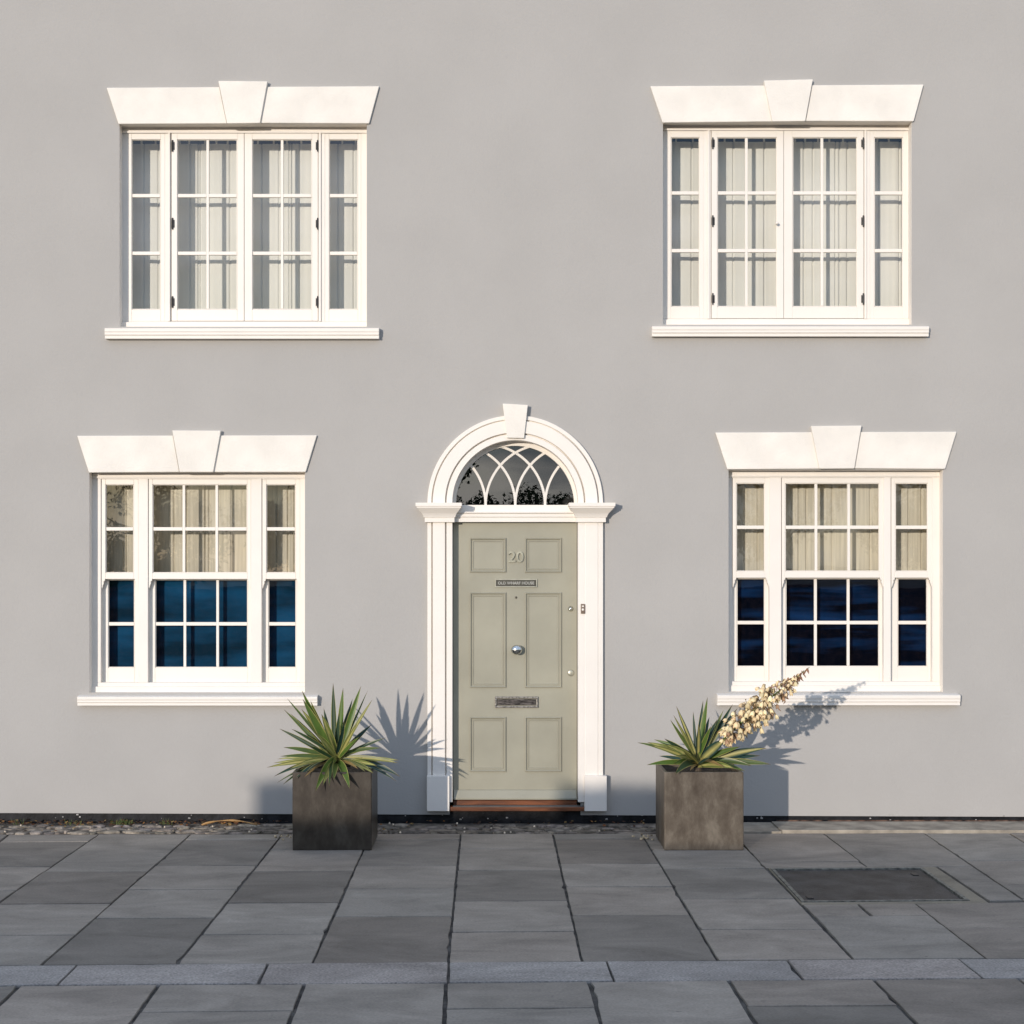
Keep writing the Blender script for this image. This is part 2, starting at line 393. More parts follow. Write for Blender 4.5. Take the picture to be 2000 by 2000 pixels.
# columns with the manhole in them
H_, I_, J_ = cols[8], cols[9], cols[10]
def q4(xa, xb, ya, yb): return [(xa, ya), (xb, ya), (xb, yb), (xa, yb)]
yS = strip_y(2.2, True)
slab(slabs, row_quad(H_, I_, top_y(2.), G(0, 1683)[1], .008), t=1.05)
slab(slabs, row_quad(I_, J_, top_y(2.7), -1.60, .008), t=.95)
slab(slabs, [(xl(H_, -1.02), G(0, 1683)[1]), (xl(I_, -1.1), G(0, 1683)[1]+.01), (xl(I_, -1.6), -1.62), (xl(H_, -1.6), -1.65)], t=1.0)
slab(slabs, [(2.80, -1.60), (xl(J_, -1.6), -1.59), (xl(J_, -2.5), -2.56), (2.80, -2.58)], t=.9)
slab(slabs, [(1.735, -2.66), (2.05, -2.65), (2.05, -2.94), (1.74, -2.95)], t=1.05)
slab(slabs, [(2.05, -2.65), (xl(I_, -2.64), -2.64), (xl(I_, -2.93), -2.93), (2.05, -2.94)], t=.98)
slab(slabs, [(xl(I_, -2.64), -2.64), (xl(J_, -2.6), -2.60), (xl(J_, -3.2), -3.19), (xl(I_, -3.2), -3.20)], t=.92)
slab(slabs, [(1.74, -2.95), (xl(I_, -2.93), -2.93), (xl(I_, yS), yS+.01), (xl(H_, yS), yS-.005)], t=1.0)
slab(slabs, [(xl(I_, -3.2), -3.20), (xl(J_, -3.2), -3.19), (xl(J_, yS), yS+.03), (xl(I_, yS), yS+.01)], t=.86)
# lower field
lx = [-2.11, -1.489, -.836, -.199, .448, 1.084, 1.745, 2.408]
while lx[0] > -7: lx.insert(0, lx[0]-.645)
o2 = lx.index(-2.11)
while lx[-1] < 7: lx.append(lx[-1]+.645)
low = {1: -4.67, 3: -4.63, 5: -4.59}
for i in range(len(lx)-1):
    k = i - o2; xc = (lx[i]+lx[i+1])/2
    sl_ = -.012
    y = low.get(k, -5.05 - random.uniform(0, .15)) if 0 <= k < 7 else -4.6-random.uniform(0, .5)
    ys = [strip_y(xc, False), y]
    while ys[-1] > -7.3: ys.append(ys[-1]-random.choice([.55, .72, .85]))
    ys[-1] = -7.9
    L = (lx[i]+sl_*4.3, sl_); R = (lx[i+1]+sl_*4.3, sl_)
    for j in range(len(ys)-1):
        slab(slabs, row_quad(L, R, ys[j], ys[j+1], .0267 if j == 0 else .02, .02 if j < len(ys)-2 else 0), .008, .005)
slabs.build('pavement', M['slab'], kind='structure', bevel=.003)
gr = MB(); gx = [-1.95, -1.052, -.196, .553, 1.417, 2.24]
while gx[0] > -7: gx.insert(0, gx[0]-.87)
while gx[-1] < 7: gx.append(gx[-1]+.87)
for i in range(len(gx)-1):
    a, c = gx[i], gx[i+1]
    slab(gr, [(a, strip_y(a, True)), (c, strip_y(c, True)), (c+.005, strip_y(c, False)), (a+.005, strip_y(a, False))], .004, .005, random.uniform(.95, 1.08), .001)
gr.build('granite_channel', M['granite'], kind='structure', bevel=.004)

# bed along the foot of the wall
b = MB(); b.box(-8, 1.38, top_y(-3)+.01, .012, -.05, -.006); b.build('wall_foot_bed', M['dirt'], kind='structure')
b = MB(); 
b.extr_x([(-.425, .004), (-.425, .022), (-.405, .022), (-.39, .010), (-.02, .014), (-.02, -.03), (-.425, -.03)], 2.06, 7.5)
b.extr_x([(-.425, .0), (-.425, .012), (-.405, .012), (-.39, .006), (-.02, .008), (-.02, -.03), (-.425, -.03)], 1.38, 2.056)
b.build('concrete_strip', M['concrete'], kind='structure', bevel=.003)

def chunk(b, c, rx, ry, rz, col, n=7):
    """flat irregular stone"""
    a0 = random.uniform(0, 6.28); vs = []
    rs = [random.uniform(.72, 1.12) for _ in range(n)]
    for (z, k) in ((-.5, 1.0), (.55, 1.0), (1.0, .72)):
        for i in range(n):
            a = a0 + 2*math.pi*i/n
            vs.append((c[0]+rx*k*rs[i]*math.cos(a), c[1]+ry*k*rs[i]*math.sin(a), c[2]+rz*z+random.uniform(-.1, .1)*rz))
    fs = [tuple(range(2*n, 3*n))]
    for j in range(2):
        for i in range(n): fs.append((j*n+i, j*n+(i+1) % n, (j+1)*n+(i+1) % n, (j+1)*n+i))
    b.add(vs, fs, col=col)
rb = MB()
for row in range(4):
    x = -4.6
    y0 = -.40 + row*.085
    while x < 1.36:
        w = random.choice([.04, .06, .09, .13, .17])*random.uniform(.8, 1.2)
        if random.random() < (.92 if row < 3 else .7):
            t = random.uniform(.6, 1.15)
            if x > -1.8: t *= .7
            chunk(rb, (x+w/2, y0+random.uniform(-.025, .025), -.004), w*.58, random.uniform(.035, .055), random.uniform(.004, .016), (t, t*random.uniform(.95, 1), t*random.uniform(.88, 1.0), 1), random.choice([5, 6, 7]))
        x += w
for _ in range(26):
    px = random.uniform(-4, 1.5); t = random.uniform(1.8, 3.3)
    chunk(rb, (px, random.uniform(-.47, -.06), .008), .007, .007, .007, (t, t*.97, t*.88, 1), 6)
for cx_ in (-1.47, -1.40, 1.03, 1.08, 1.12):
    for _ in range(5):
        t = random.uniform(1.0, 3.0)
        chunk(rb, (cx_+random.uniform(-.05, .05), random.uniform(-.72, -.5), .005), .008, .008, .006, (t, t*.92, t*.7, 1), 6)
tag(rb.build('rubble', M['rubble'], kind='stuff'), 'broken mortar and small stones along the foot of the wall', 'rubble')

lt = MB()
for _ in range(1100):
    X = random.uniform(-4.4, 1.2); Y = random.uniform(-.13, -.015) if random.random() < .9 else random.uniform(-.4, -.1)
    if X > -1.7 and random.random() < .85: continue
    s_ = random.uniform(.008, .02); a = random.uniform(0, 6.28); z = random.uniform(.0, .028) if Y > -.13 else .01
    u = Vector((math.cos(a), math.sin(a), random.uniform(-.3, .3)))*s_; v_ = Vector((-math.sin(a), math.cos(a), random.uniform(-.1, .9)))*s_*.55
    c = Vector((X, Y, z)); col = random.choice([(.20, .07, .02, 1), (.28, .12, .03, 1), (.09, .035, .015, 1), (.06, .03, .015, 1), (.32, .20, .07, 1)])
    lt.add([c-u, c-v_, c+u, c+v_], [(0, 1, 2, 3)], col=col)
tag(lt.build('leaf_litter', M['litter'], kind='stuff', recalc=False), 'brown dead leaves drifted against the black base of the wall', 'dead leaves')
wd = MB()
for (cx_, n_) in ((-2.70, 40), (-2.66, 25), (-2.36, 14), (-3.05, 8), (-3.45, 8)):
    for _ in range(n_):
        p = Vector((cx_+random.gauss(0, .03), random.uniform(-.11, -.04), .0)); h = random.uniform(.02, .055)
        t = p + Vector((random.uniform(-.03, .03), random.uniform(-.03, .01), h)); w = Vector((.003, 0, 0))
        wd.add([p-w, p+w, t], [(0, 1, 2)])
tag(wd.build('weeds', M['weed'], kind='stuff', recalc=False), 'tufts of green weeds at the foot of the wall on the left', 'weeds')
st = MB(); a0 = -2.09; pts = []
for i in range(15):
    t = i/14; pts.append((a0 + .40*t, -.16+.03*math.sin(t*3), .012 + .028*math.sin(math.pi*min(1, t*1.05))**.7))
st.tube(pts, [.006+.003*math.sin(i) for i in range(15)], 7)
tag(st.build('dry_stalk', mat('dry_stalk', (.36, .20, .07, 1), .6, .2, 20), smooth=True), 'orange brown dried stalk arching over the rubble at the wall foot', 'dried stalk')

# manhole cover
mh = thing('manhole_cover', 'dark rectangular iron cover set in the paving at right', 'manhole cover', (2.19, -2.13, 0))
b = MB()
TL, TR, BR, BL = (1.745, -1.675), (2.70, -1.64), (2.70, -2.56), (1.745, -2.60)
def ringq(b, o, i, z0, z1, col=(1, 1, 1, 1)):
    vs = [(p[0], p[1], z1) for p in o] + [(p[0], p[1], z1) for p in i] + [(p[0], p[1], z0) for p in o] + [(p[0], p[1], z0) for p in i]
    fs = []
    for k in range(4):
        n_ = (k+1) % 4
        fs += [(k, n_, n_+4, k+4), (k+4, n_+4, n_+12, k+12), (k+8, n_+8, n_, k)]
    b.add(vs, fs, col=col)
def insq(q, d): return [(q[0][0]+d, q[0][1]-d), (q[1][0]-d, q[1][1]-d), (q[2][0]-d, q[2][1]+d), (q[3][0]+d, q[3][1]+d)]
quad = [TL, TR, BR, BL]
ringq(b, quad, insq(quad, .022), -.03, .003)
to_local(b.build('frame', mat('cast_iron_frame', (.15, .145, .12, 1), .55, .3, 30, .3, 90), mh, bevel=.002))
b = MB(); q = insq(quad, .030)
b.add([(p[0], p[1], -.006) for p in q] + [(p[0], p[1], -.03) for p in q], [(0, 1, 2, 3), (0, 4, 5, 1), (1, 5, 6, 2), (2, 6, 7, 3), (3, 7, 4, 0)])
to_local(b.build('cover', mat('worn_iron', (.040, .038, .037, 1), .55, .3, 6, .5, 120, spec=.3), mh, bevel=.002))
for q_ in ((2.58, 2.615, -1.86, -1.79), (1.80, 1.835, -2.50, -2.43)):
    b = MB(); b.box(*q_, -.006, -.001); to_local(b.build('lifting_eye', M['iron'], mh, bevel=.002))
b = MB(); sq = [(1.735, -1.64), (2.79, -1.60), (2.79, -2.62), (1.735, -2.66)]
ringq(b, sq, insq(quad, -.004), -.03, -.002, (.88, .87, .78, 1)); b.build('manhole_surround', M['slab'], kind='structure', bevel=.002)

# ------------------------------------------------------------------ house
house = thing('house', 'grey rendered house front with white trimmed sash windows and sage green door', 'house')

UL = dict(open=(233.4, 242, 716.3, 638), d=-.09)
UR = dict(open=(1294.8, 238, 1780.4, 634), d=-.09)
LL = dict(open=(174.4, 922, 595.5, 1353), d=-.085)
LR = dict(open=(1423, 918, 1841.5, 1351.5), d=-.085)
def openrect(w):
    o = w['open']; a = W(o[0], o[1]); c = W(o[2], o[3]); return a[0], c[0], c[1], a[1]     # x0,x1,z0,z1
AX = (1006.3-958)/F*10.97; AZ = WZ(982.5, .03); RO = .643; RI = .46
DO = (AX-RI-.02, AX+RI+.02)
HX0, HX1, HZ = -7.2, 7.2, 7.8
zb = lambda x: .072 - (x+3.6)/7.6*.028
bm = bmesh.new()
def loop(pts, y):
    vs = [bm.verts.new((p[0], y, p[1])) for p in pts]
    return [bm.edges.new((vs[i], vs[(i+1) % len(vs)])) for i in range(len(vs))]
def wall_sheet(y):
    es = []
    doorp = [(DO[0], zb(DO[0]))] + [(AX-(RI+.02)*math.cos(math.pi*k/32), AZ+(RI+.02)*math.sin(math.pi*k/32)) for k in range(33)] + [(DO[1], zb(DO[1]))]
    outer = [(HX0, HZ), (HX0, zb(HX0))] + doorp + [(HX1, zb(HX1)), (HX1, HZ)]
    es += loop(outer, y)
    for w in (UL, UR, LL, LR):
        x0, x1, z0, z1 = openrect(w); es += loop([(x0, z0), (x1, z0), (x1, z1), (x0, z1)], y)
    bmesh.ops.triangle_fill(bm, edges=es, use_beauty=True)
wall_sheet(0.0); wall_sheet(.25)
me = bpy.data.meshes.new('wall'); 
n_ = 0
bm.normal_update()
for f in bm.faces:
    if f.calc_center_median().y < .1 and f.normal.y > 0: f.normal_flip()
bm.to_mesh(me); bm.free(); me.materials.append(M['render'])
wl = bpy.data.objects.new('wall', me); link(wl); wl.parent = house
b = MB()
b.box(HX0, HX0+.2, .251, 6, -.1, HZ); b.build('side_wall', M['render'], house)
b = MB(); b.box(HX1-.2, HX1, .251, 6, -.1, HZ); b.build('side_wall', M['render'], house)
b = MB(); b.box(HX0, HX1, 6.001, 6.2, -.1, HZ); b.build('rear_wall', M['render'], house)
b = MB(); b.box(HX0, HX1, .26, 5.99, 3.0, 3.15); b.box(HX0+.2, HX1-.2, 1.6, 1.65, 0, 7.7); b.box(HX0+.2, HX1-.2, .26, 1.6, .1, .15)
b.box(-1.05, -1.0, .26, 1.6, .15, 3.0); b.box(1.30, 1.35, .26, 1.6, .15, 3.0)
b.build('interior_wall', M['dark_room'], house)
b = MB(); b.box(HX0-.15, HX1+.15, -.15, 6.35, HZ+.002, HZ+.2); b.build('roof', mat('slate_roof', (.08, .08, .09, 1), .7, .2, 5), house)
# lower edge of the render and black damp course
for (xa, xb) in ((HX0, DO[0]), (DO[1], HX1)):
    b = MB(); b.add([(xa, 0, zb(xa)), (xb, 0, zb(xb)), (xb, .25, zb(xb)), (xa, .25, zb(xa))], [(0, 1, 2, 3)]); b.build('render_edge', M['render'], house)
b = MB()
b = MB(); n_ = 120
vs = []; fs = []
for i in range(n_+1):
    x = HX0 + (HX1-HX0)*i/n_; w = noise.noise((x*3, 0, 0))*.004
    vs += [(x, .006+w, -.1), (x, .006+w, .02), (x, .010, .11 if DO[0] < x < DO[1] else zb(x)+.02)]
for i in range(n_):
    for k in range(2): fs.append((i*3+k, (i+1)*3+k, (i+1)*3+k+1, i*3+k+1))
b.add(vs, fs)
for _ in range(34):
    X = random.uniform(-4, 4); s_ = random.uniform(.003, .009)
    chunk(b, (X, .002, random.uniform(.012, .06)), s_*1.2, .004, s_*.8, (1, 1, 1, 1), 6)
b.m = [0]*(2*n_) + [1]*(len(b.f)-2*n_)
b.build('plinth', [M['black'], mat('pale_paint_splash', (.35, .33, .3, 1), .8, .2, 30)], house, recalc=False)
b = MB(); b.box(2.1, 7, -.004, .02, .0, .020); b.build('brick_course', mat('old_red_brick', (.13, .075, .05, 1), .9, .5, 12, .5, 50), house)

def reveal(b, w, y1=.25):
    x0, x1, z0, z1 = openrect(w); t = .012; e = .001
    b.box(x0-t, x0, e, y1-e, z0-t, z1+t); b.box(x1, x1+t, e, y1-e, z0-t, z1+t)
    b.box(x0, x1, e, y1-e, z1, z1+t); b.box(x0, x1, e, y1-e, z0-t, z0)

def lintel(parent, tl, tr, br, bl, k):
    ktl, ktr, kbr, kbl = k
    d = .022
    P = lambda p, dd: W(p[0], p[1], dd)
    # left and right arms butt against the keystone
    def at(pa, pb, y):           # x on the keystone side at given py
        t = (y-pa[1])/(pb[1]-pa[1]); return pa[0]+(pb[0]-pa[0])*t
    yL = tl[1]+(tr[1]-tl[1])*((ktl[0]-tl[0])/(tr[0]-tl[0])); yR = tl[1]+(tr[1]-tl[1])*((ktr[0]-tl[0])/(tr[0]-tl[0]))
    b = MB()
    b.prism([P(p, d) for p in (bl, (kbl[0]-.4, kbl[1]), (at(ktl, kbl, yL)-.4, yL), tl)], -d, .001)
    b.build('lintel_stone', M['stone_white'], parent, bevel=.005); b = MB()
    b.prism([P(p, d) for p in ((kbr[0]+.4, kbr[1]), br, tr, (at(ktr, kbr, yR)+.4, yR))], -d, .001)
    b.build('lintel_stone', M['stone_white'], parent, bevel=.005)
    b = MB(); d = .042
    b.prism([P(p, d) for p in (kbl, kbr, ktr, ktl)], -d, .001)
    b.build('keystone', M['stone_white'], parent, bevel=.004)

def sill(parent, pxl, pxr, pyt, pyb, d, top_in, yback=.09):
    """moulded sill: front face at d, rising to the frame"""
    x0, x1 = WX(pxl, d), WX(pxr, d); zt, zb_ = WZ(pyt, d), WZ(pyb, d); h = zt-zb_
    pr = [(-d+.012, zb_), (-d+.012, zb_+h*.30), (-d+.004, zb_+h*.36), (-d+.004, zb_+h*.60), (-d, zb_+h*.66), (-d, zt-.004), (-d+.006, zt), (.0, zt+.006), (0.0, zb_)]
    b = MB(); b.extr_x(pr, x0, x1)
    return b.build('sill', M['trim'], parent, bevel=.002)

def curtain(name, label, x0, x1, z0, z1, y, m, lines, seed, tabs=False, amp=.0035):
    """flat hung cloth with creases"""
    rnd = random.Random(seed)
    c = thing(name, label, 'curtain', ((x0+x1)/2, y, z0))
    xs = []; n = int((x1-x0)/.0045)
    ph = rnd.uniform(0, 6)
    for i in range(n+1): xs.append(x0+(x1-x0)*i/n)
    vs = []; fs = []
    def off(x, t):
        v = noise.noise((x*9+seed*3.1, t*.7, 0))*amp*2.2 + noise.noise((x*28, t*.4, seed))*amp*.8
        for lx_ in lines:
            dx = (x-lx_)
            if abs(dx) < .007: v += .022*(1-abs(dx)/.007)
        return v
    m_ = 10
    for j in range(m_+1):
        z = z0+(z1-z0)*j/m_
        for x in xs: vs.append((x, y+off(x, j/m_), z))
    w = len(xs)
    for j in range(m_):
        for i in range(w-1): fs.append((j*w+i, j*w+i+1, (j+1)*w+i+1, (j+1)*w+i))
    b = MB(); b.add(vs, fs); to_local(b.build('cloth', m, c, smooth=True, recalc=False))
    if tabs:
        x = x0+.02; h0_ = None
        while x < x1:
            if h0_ is None:
                b = MB(); b.box(-.007, .007, -.003, .003, -.005, .045); h0_ = b.build('hook', m, c); hk = h0_
            else:
                hk = h0_.copy(); scene.collection.objects.link(hk); hk.parent = c
            hk.location = (x-(x0+x1)/2, 0, z1-z0); x += rnd.uniform(.07, .13)
        b = MB(); b.box(x0, x1, y+.02, y+.035, z1+.02, z1+.05); to_local(b.build('curtain_rail', M['iron'], c))
    return c

def pane_mesh(b, px0, py0, px1, py1, d, tilt=.0012):
    a = W(px0, py0, d); c = W(px1, py1, d)
    t = [random.uniform(-tilt, tilt)*.25 for _ in range(2)]
    x0, x1, z0, z1 = a[0], c[0], c[1], a[1]; y = -d
    b.add([(x0, y-t[0]-t[1], z0), (x1, y+t[0]-t[1], z0), (x1, y+t[0]+t[1], z1), (x0, y-t[0]+t[1], z1)], [(0, 1, 2, 3)])

def light(parent, name, fx0, fy0, fx1, fy1, gx0, gy0, gx1, gy1, vb, hb, d, th=.04, bw=2.6, glass_d=None, mats=None, hw=3.4):
    """a sash: frame (fx..), glass area (gx..), vertical and horizontal glazing bars; all in front at d"""
    b = MB()
    b.pbox(fx0, fy0, gx0, fy1, d, th); b.pbox(gx1, fy0, fx1, fy1, d, th)
    b.pbox(gx0, fy0, gx1, gy0, d+.0, th); b.pbox(gx0, gy1, gx1, fy1, d, th)
    # thin inner moulding step
    s = 1.6
    b.pbox(gx0, gy0, gx0+s, gy1, d-.008, .02); b.pbox(gx1-s, gy0, gx1, gy1, d-.008, .02)
    b.pbox(gx0+s, gy0, gx1-s, gy0+s, d-.008, .02); b.pbox(gx0+s, gy1-s, gx1-s, gy1, d-.008, .02)
    ys = [gy0+s] + sorted(hb) + [gy1-s]
    for x in vb:
        b.pbox(x-bw, gy0+s, x+bw, gy1-s, d-.006, .024)
    xs = [gx0+s] + [v for x in sorted(vb) for v in (x-bw, x+bw)] + [gx1-s]
    for y in hb:
        for k in range(0, len(xs), 2): b.pbox(xs[k], y-hw, xs[k+1], y+hw, d-.006, .024)
    o = b.build(name, M['white'], parent, bevel=.0025)
    g = MB(); xe = [gx0] + sorted(vb) + [gx1]; ye = [gy0] + sorted(hb) + [gy1]
    for i in range(len(xe)-1):
        for j in range(len(ye)-1):
            pane_mesh(g, xe[i], ye[j], xe[i+1], ye[j+1], d-.018)
    g.build('glass_pane', M['glass'], parent, recalc=False)
    return o

def hinge(parent, px, py, d, side):
    x, z = W(px, py, d)
    b = MB(); b.lathe((x, -d-.004, z-.030), [(0, .006), (.060, .006)], 'z', 8)
    b.lathe((x, -d-.004, z-.044), [(0, .002), (.004, .0055), (.014, .0055)], 'z', 8)
    b.lathe((x, -d-.004, z+.030), [(0, .0055), (.010, .0055), (.014, .002)], 'z', 8)
    b.box(x-.007, x+.014*side, -d-.002, -d+.004, z-.028, z+.028)
    b.build('hinge', M['iron'], parent)

# ---- upper (casement) windows
def upper(w, label, lin_, key, sl_, G1, C1, C2, G4, gy, bars, hg, frame, mull):
    win = MB(); reveal(win, w); d = w['d']; o = w['open']
    top, bot = frame['head'], frame['bot']
    L, R = o[0]-8, o[2]+8
    # head, bottom rail, jambs + fixed light frames, all butted
    win.pbox(L, o[1]-10, R, top, d-.002, .06)
    win.pbox(L, bot, R, o[3]+12, d-.002, .06)
    win.pbox(L, bot+1.5, R, o[3]+12, d+.022, .022)            # sub sill
    win.pbox(L, top-4, R, top, d+.010, .011)             # bead under the head
    win.pbox(L, top, G1[0]-6, bot, d-.002, .06)
    win.pbox(G4[1]+6, top, R, bot, d-.002, .06)
    win.pbox(G1[1]+8, top, C1[0]-.8, bot, d-.002, .06)
    win.pbox(C2[1]+.8, top, G4[0]-8, bot, d-.002, .06)
    for (xa, xb) in mull: win.pbox(xa, top, xb, bot, d+.010, .011)
    wo_ = win.build('window', M['trim'], house, bevel=.0025); wo_['label'] = label
    light(wo_, 'side_light', G1[0]-6, top, G1[1]+8, bot, G1[0], gy[0], G1[1], gy[1], [], bars, d-.004)
    light(wo_, 'casement', C1[0], top+.8, C1[1]-.4, bot-.8, C1[2], gy[0], C1[3], gy[1], [C1[4]], bars, d+.001)
    light(wo_, 'casement', C2[0]+.4, top+.8, C2[1], bot-.8, C2[2], gy[0], C2[3], gy[1], [C2[4]], bars, d+.001)
    light(wo_, 'side_light', G4[0]-8, top, G4[1]+6, bot, G4[0], gy[0], G4[1], gy[1], [], bars, d-.004)
    for (x, s) in hg[0]:
        for y in hg[1]: hinge(wo_, x, y, d+.004, s)
    lintel(wo_, *lin_, key); sill(wo_, *sl_, .06, 0)
    return wo_
wUL = upper(UL, 'white casement window on the upper floor at left', [(208, 171), (740.6, 168), (721, 241), (231.2, 242)],
      [(426.3, 157.7), (522.5, 158.6), (507.6, 240.2), (443.4, 241)], (204, 740, 640.5, 661),
      (257, 314), (335, 477, 346, 463.5, 405.6), (477, 621, 492.7, 609.5, 551), (642.7, 699.3), (272, 604.5), [382, 494.6],
      ([(337, 1), (620.5, -1)], [285, 437, 590]), dict(head=259.6, bot=627.6), [(328, 332), (622.5, 627)])
wUR = upper(UR, 'white casement window on the upper floor at right', [(1270.2, 168), (1804.3, 164.8), (1784.8, 236.9), (1294.4, 239.4)],
      [(1492.2, 157), (1587.9, 154.6), (1573, 236.3), (1508.7, 237.2)], (1274, 1815, 637, 656.5),
      (1310.6, 1366.5), (1390, 1531, 1401, 1517.7, 1458), (1531, 1687, 1548.1, 1674.5, 1605.6), (1707.5, 1764), (268, 599), [376.8, 489.4],
      ([(1392, 1), (1686, -1)], [280, 432, 584]), dict(head=254.5, bot=622.5), [(1382, 1386.5), (1689, 1693)])
b = MB(); x, z = W(1516.3, 437.5, -.08); b.lathe((x, .080, z), [(0, .006), (.02, .006), (.028, .011), (.034, .009), (.037, .002)], n=12)
b.build('window_knob', M['white'], wUR, smooth=True)

# ---- lower (sash) windows
def lower(w, label, lin_, key, sl_, lights, upy, loy, hup, hlo, meet, boxes):
    win = MB(); reveal(win, w); d = w['d']; o = w['open']; L, R = o[0]-8, o[2]+8
    headb = upy[0]-10.5; bot = loy[1]+29
    win.pbox(L, o[1]-10, R, headb, d, .12)
    win.pbox(L, headb-5.5, R, headb-2, d+.008, .009)
    win.pbox(L, bot, R, o[3]+14, d, .12)
    win.pbox(L, bot+8, R, o[3]+12, d+.022, .023)
    for (xa, xb) in boxes: win.pbox(xa, headb, xb, bot, d, .12)
    wo_ = win.build('window', M['trim'], house, bevel=.0025); wo_['label'] = label
    for (u0, u1, l0, l1, vu, vl, fu0, fu1) in lights:
        # upper sash
        light(wo_, 'upper_sash', fu0, headb, fu1, meet[1], u0, upy[0], u1, upy[1], vu, [hup], d-.010, .036)
        light(wo_, 'lower_sash', fu0-2, meet[0]+1, fu1+2, bot, l0, loy[0], l1, loy[1], vl, [hlo], d-.052, .036)
        for (xe, s) in ((fu0, 1), (fu1, -1)):
            b = MB(); pr = [(0, 0), (7, 0), (6.4, 4), (4.2, 5), (4.6, 9), (2.6, 13), (2.2, 16), (0, 20)]
            p = [W(xe+s*a, meet[1]-.3+q_, d-.010) for a, q_ in pr]
            if s > 0: p = p[::-1]
            b.prism(p, -(d-.010), -(d-.010)+.034)
            b.build('sash_horn', M['white'], wo_, bevel=.001)
    lintel(wo_, *lin_, key)
    x0, x1 = WX(sl_[0], .06), WX(sl_[1], .06); zt, zb_ = WZ(sl_[2], .06), WZ(sl_[3], .06); h = zt-zb_
    pr = [(-.050, zb_), (-.050, zb_+h*.30), (-.056, zb_+h*.36), (-.056, zb_+h*.60), (-.060, zb_+h*.66), (-.060, zt-.004), (-.052, zt), (0.0, zt+.008), (0, zb_)]
    b = MB(); b.extr_x(pr, x0, x1)
    ox0, ox1, oz0, _ = openrect(w)
    b.extr_x([(.001, zt-.02), (.001, zt+.008), (.085, zt+.018), (.085, zt-.02)], ox0+.001, ox1-.001)
    b.build('sill', M['trim'], wo_, bevel=.002)
    return wo_
lower(LL, 'white triple sash window on the ground floor at left', [(150.4, 851), (619, 850), (597, 922), (173.5, 923)],
      [(336.3, 840.4), (431.2, 841), (416.2, 922), (350.7, 922)], (150.4, 619.5, 1360.5, 1378.6),
      [(206, 261.5, 211, 263, [], [], 198, 270), (298, 483, 303, 484, [359, 423.3], [361, 425], 290, 490), (520, 577.5, 524, 578.5, [], [], 512, 586)],
      (946, 1119), (1131.5, 1304), 1033, 1218.5, (1120, 1131), [(166, 197), (270, 289), (490, 511), (586, 604)])
lower(LR, 'white triple sash window on the ground floor at right, behind the flower spike', [(1397.4, 844.6), (1869, 843), (1846.4, 916), (1421, 916.7)],
      [(1584, 832), (1683, 831), (1669, 915), (1600.7, 915.5)], (1401.6, 1876.4, 1357.5, 1378),
      [(1438, 1494, 1439, 1494, [], [], 1431, 1503), (1533.5, 1718, 1534.6, 1717.5, [1594, 1658], [1593, 1657], 1527, 1726), (1748.5, 1812.5, 1753, 1811.5, [], [], 1741, 1821)],
      (943.5, 1116), (1129.5, 1302), 1029.8, 1216, (1117.5, 1128.5), [(1415, 1430), (1503, 1526), (1726, 1740), (1821, 1850)])

# curtains and blinds
YC = .29
def cur(name, label, w, m, lines_px, seed, z0=None, tabs=True, top=None):
    x0, x1, za, z1 = openrect(w); zt = WZ(top, -.29)
    return curtain(name, label, x0-.12, x1+.12, (za-.15) if z0 is None else z0, zt, YC, m, [WX(p, -.29) for p in lines_px], seed, tabs)
cur('curtain', 'cream curtain behind the upper left casement window', UL, M['curtain'], [281, 309, 371, 387, 391, 449, 511, 545, 565, 570, 585, 660, 691], 3, top=281)
cur('curtain', 'cream curtain behind the upper right casement window', UR, M['curtain'], [1351, 1432, 1460, 1493, 1520, 1570, 1588, 1632, 1640, 1655, 1716, 1757, 1762], 5, top=277)
cur('curtain', 'oatmeal curtain in the upper sashes of the lower left window', LL, M['curtain_low'], [242, 246, 340, 365, 400, 408, 452, 540, 562, 575], 8, z0=WZ(1175, -.29), top=945)
cur('curtain', 'oatmeal curtain in the upper sashes of the lower right window', LR, M['curtain_low'], [1455, 1480, 1560, 1575, 1625, 1700, 1775, 1800], 9, z0=WZ(1175, -.29), top=940)
def blind(label, w, m):
    x0, x1, z0, z1 = openrect(w); zt = WZ(1127, -.24)
    t = thing('blind', label, 'blind', ((x0+x1)/2, .24, z0))
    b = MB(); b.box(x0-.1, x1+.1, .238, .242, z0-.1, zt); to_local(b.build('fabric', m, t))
    b = MB(); b.box(x0-.1, x1+.1, .232, .246, zt+.0005, zt+.02); to_local(b.build('rail', M['dark_room'], t))
blind('teal blue blind with painted reflection streaks in the lower sashes of the left ground floor window', LL, M['blind_teal'])
blind('navy blue blind with painted reflection streaks in the lower sashes of the right ground floor window', LR, M['blind_navy'])

# ------------------------------------------------------------------ door surround
sur = MB()
prof = [(0, -.004), (0, .030), (.029, .030), (.031, .010), (.038, .010), (.040, .042), (.129, .042), (.131, .014), (.138, .014), (.140, .036), (.183, .036), (.183, -.085)]
def sweep_strip(b, path):            # path: list of lists of points, one per profile vertex
    n = len(path[0]); vs = [p for s in path for p in s]; fs = []
    for j in range(len(path)-1):
        for i in range(n-1): fs.append((j*n+i, j*n+i+1, (j+1)*n+i+1, (j+1)*n+i))
    b.add(vs, fs)
zP0, zP1 = .178, 2.215
surround = MB()
st_ = []
for k in range(65):
    a = math.pi - math.pi*k/64
    st_.append([(AX+(RO-o_)*math.cos(a), -dp, AZ+(RO-o_)*math.sin(a)) for o_, dp in prof])
sweep_strip(surround, st_)
ds = surround.build('door_surround', M['trim'], house, recalc=True)
ds.modifiers.new('b', 'BEVEL').width = .002
